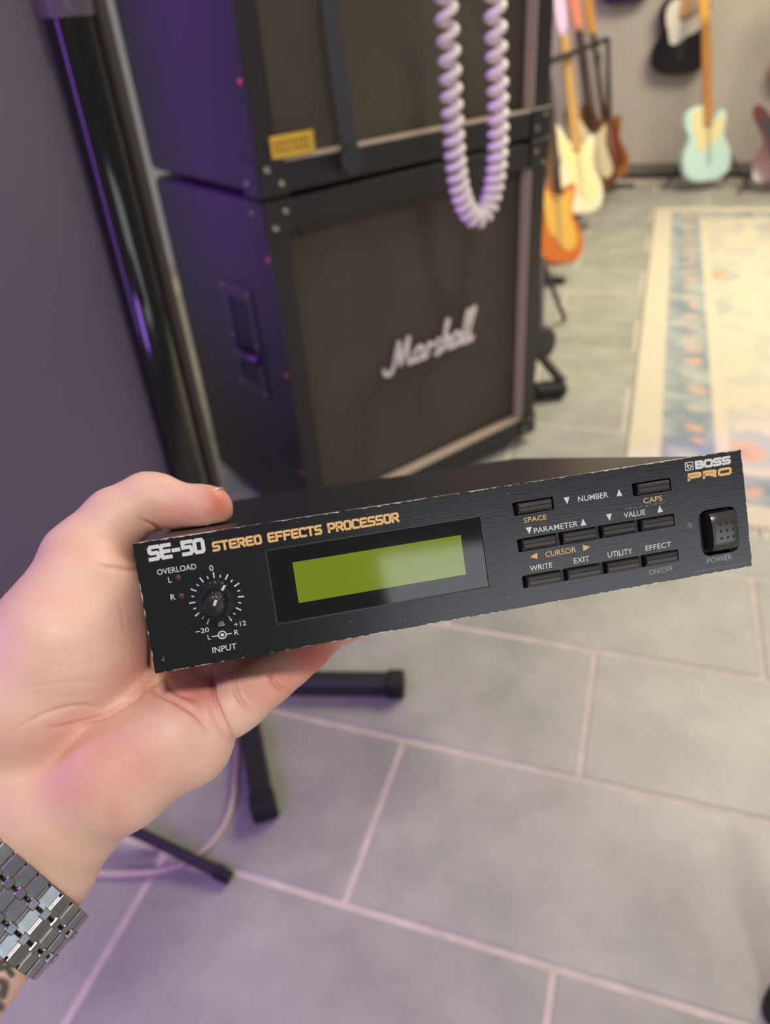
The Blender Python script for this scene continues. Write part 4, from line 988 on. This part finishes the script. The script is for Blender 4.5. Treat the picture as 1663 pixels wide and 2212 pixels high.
# thumbnail
nl = MB(); rows_, cols_ = 8, 8; tp = cp(450, 1099, 297); bk = cp(398, 1097, 298); axv = tp - bk; axv /= np.linalg.norm(axv)
upv = np.array([-.05, -1, .12]); upv -= axv * (upv @ axv); upv /= np.linalg.norm(upv); sd = np.cross(axv, upv); gridn = []
for i in range(rows_ + 1):
    for j in range(cols_ + 1):
        s_ = i / rows_; w_ = (j / cols_ * 2 - 1); ang = w_ * .95 * (1 - .25 * max(0, s_ - .75) * 4 * abs(w_)); 
        R_ = 9.5 - .75 * s_ ** 2
        c = bk + axv * (2.0 + 13.5 * s_ - 1.6 * (w_ ** 2 if s_ > .8 else 0)); gridn.append(c + R_ * (math.cos(ang) * upv + math.sin(ang) * sd))
nl.add([(cam2w(p) - O0) for p in gridn], [(i * (cols_ + 1) + j, i * (cols_ + 1) + j + 1, (i + 1) * (cols_ + 1) + j + 1, (i + 1) * (cols_ + 1) + j) for i in range(rows_) for j in range(cols_)])
no = nl.build('thumbnail', mat('fingernail', (232, 190, 172), .25, coat=.3), hand, 'all')
md = no.modifiers.new('thick', 'SOLIDIFY'); md.thickness = .0006

# ================================================================== WATCH BRACELET
ua_, wm_, ra_ = st_[3]
axis = st_[2][0] - st_[3][0]; axis /= np.linalg.norm(axis)
wide = ua_ - ra_; wide -= axis * (wide @ axis); wide /= np.linalg.norm(wide); nrm = np.cross(axis, wide)
if nrm[2] > 0: nrm = -nrm
cen = (ua_ + ra_) / 2 + axis * 12.5
watch = empty('wristwatch', Matrix.Translation(Vector(cam2w(cen)))); tag(watch, 'steel link bracelet of a wristwatch around the wrist', 'watch')
w_m = mat('brushed_steel', (140, 143, 148), .28, 1., var=.12, scale=300); w_p = mat('polished_steel', (214, 208, 200), .12, 1.)
# superellipse loop sampled by arc length
# the loop follows the wrist's own cross-section
NA = 180; rad_s = np.zeros(NA)
for ia in range(NA):
    dv = wide * math.cos(2 * math.pi * ia / NA) + nrm * math.sin(2 * math.pi * ia / NA)
    for off in (-10., -5., 0., 5., 10.):
        rr_ = np.arange(4., 62., .4); Pq = cen + axis * off + rr_[:, None] * dv; ix = np.clip(((Pq - lo) / VOX).round().astype(int), 0, np.array(dims) - 1)
        ins = D[ix[:, 0], ix[:, 1], ix[:, 2]] < 0; r_ = rr_[np.argmin(ins)] if not ins.all() else rr_[-1]
        rad_s[ia] = max(rad_s[ia], r_)
kern = np.exp(-(np.arange(-14, 15) / 6.) ** 2); kern /= kern.sum(); rad_s = np.convolve(np.concatenate([rad_s[-14:], rad_s, rad_s[:14]]), kern, 'valid') + 1.9
th = np.linspace(0, 2 * math.pi, 1441); rr_ = np.interp(th / (2 * math.pi) * NA, np.arange(NA + 1), np.append(rad_s, rad_s[0]))
ring_p = np.stack([rr_ * np.cos(th), rr_ * np.sin(th)], 1)
sl_ = np.concatenate([[0], np.cumsum(np.linalg.norm(np.diff(ring_p, axis=0), axis=1))]); NC = int(round(sl_[-1] / 5.6)); pit = sl_[-1] / NC
def link_mesh(w, ln, t):
    me_ = MB().box((0, 0, 0), (w, ln, t), bev=.0003).mesh('link'); me_.materials.append(w_m); return me_
mm_ = .001
long_l = link_mesh((pit - .7) * mm_, 8.0 * mm_, 2.6 * mm_); edge_l = link_mesh((pit - .7) * mm_, 7.4 * mm_, 2.6 * mm_); small_l = link_mesh(3.2 * mm_, 3.4 * mm_, 3.2 * mm_)
pin = MB().box((0, 0, 0), (1.3 * mm_, 22.6 * mm_, 1.5 * mm_), bev=.0004).mesh('link_bar'); pin.materials.append(w_p)
Rw = RC.T
def place(me_, name, s_, off, lift):
    x = np.interp(s_ % sl_[-1], sl_, ring_p[:, 0]); y = np.interp(s_ % sl_[-1], sl_, ring_p[:, 1]); x2 = np.interp((s_ + .5) % sl_[-1], sl_, ring_p[:, 0]); y2 = np.interp((s_ + .5) % sl_[-1], sl_, ring_p[:, 1])
    t = np.array([x2 - x, y2 - y]); t /= np.linalg.norm(t) + 1e-9; T = wide * t[0] + nrm * t[1]; Z = np.cross(T, axis); rad_ = wide * x + nrm * y
    if Z @ rad_ < 0: Z = -Z
    Y = np.cross(Z, T); c = wide * x + nrm * y + axis * off + Z * lift
    o = bpy.data.objects.new(name, me_); COL.objects.link(o); o.parent = watch
    c, T, Y, Z = [Rw @ q for q in (c * .001, T, Y, Z)]
    o.matrix_local = frame(c, T, Y, Z)
for k in range(NC):
    s_ = k * pit
    place(edge_l, 'link', s_, -8.6, 0); place(long_l, 'link', s_, 0, 0); place(edge_l, 'link', s_, 8.6, 0)
    place(small_l, 'link', s_ + pit / 2, -4.5, .5); place(small_l, 'link', s_ + pit / 2, 4.5, .5)
    place(pin, 'link_bar', s_ + pit / 2, 0, -.1)
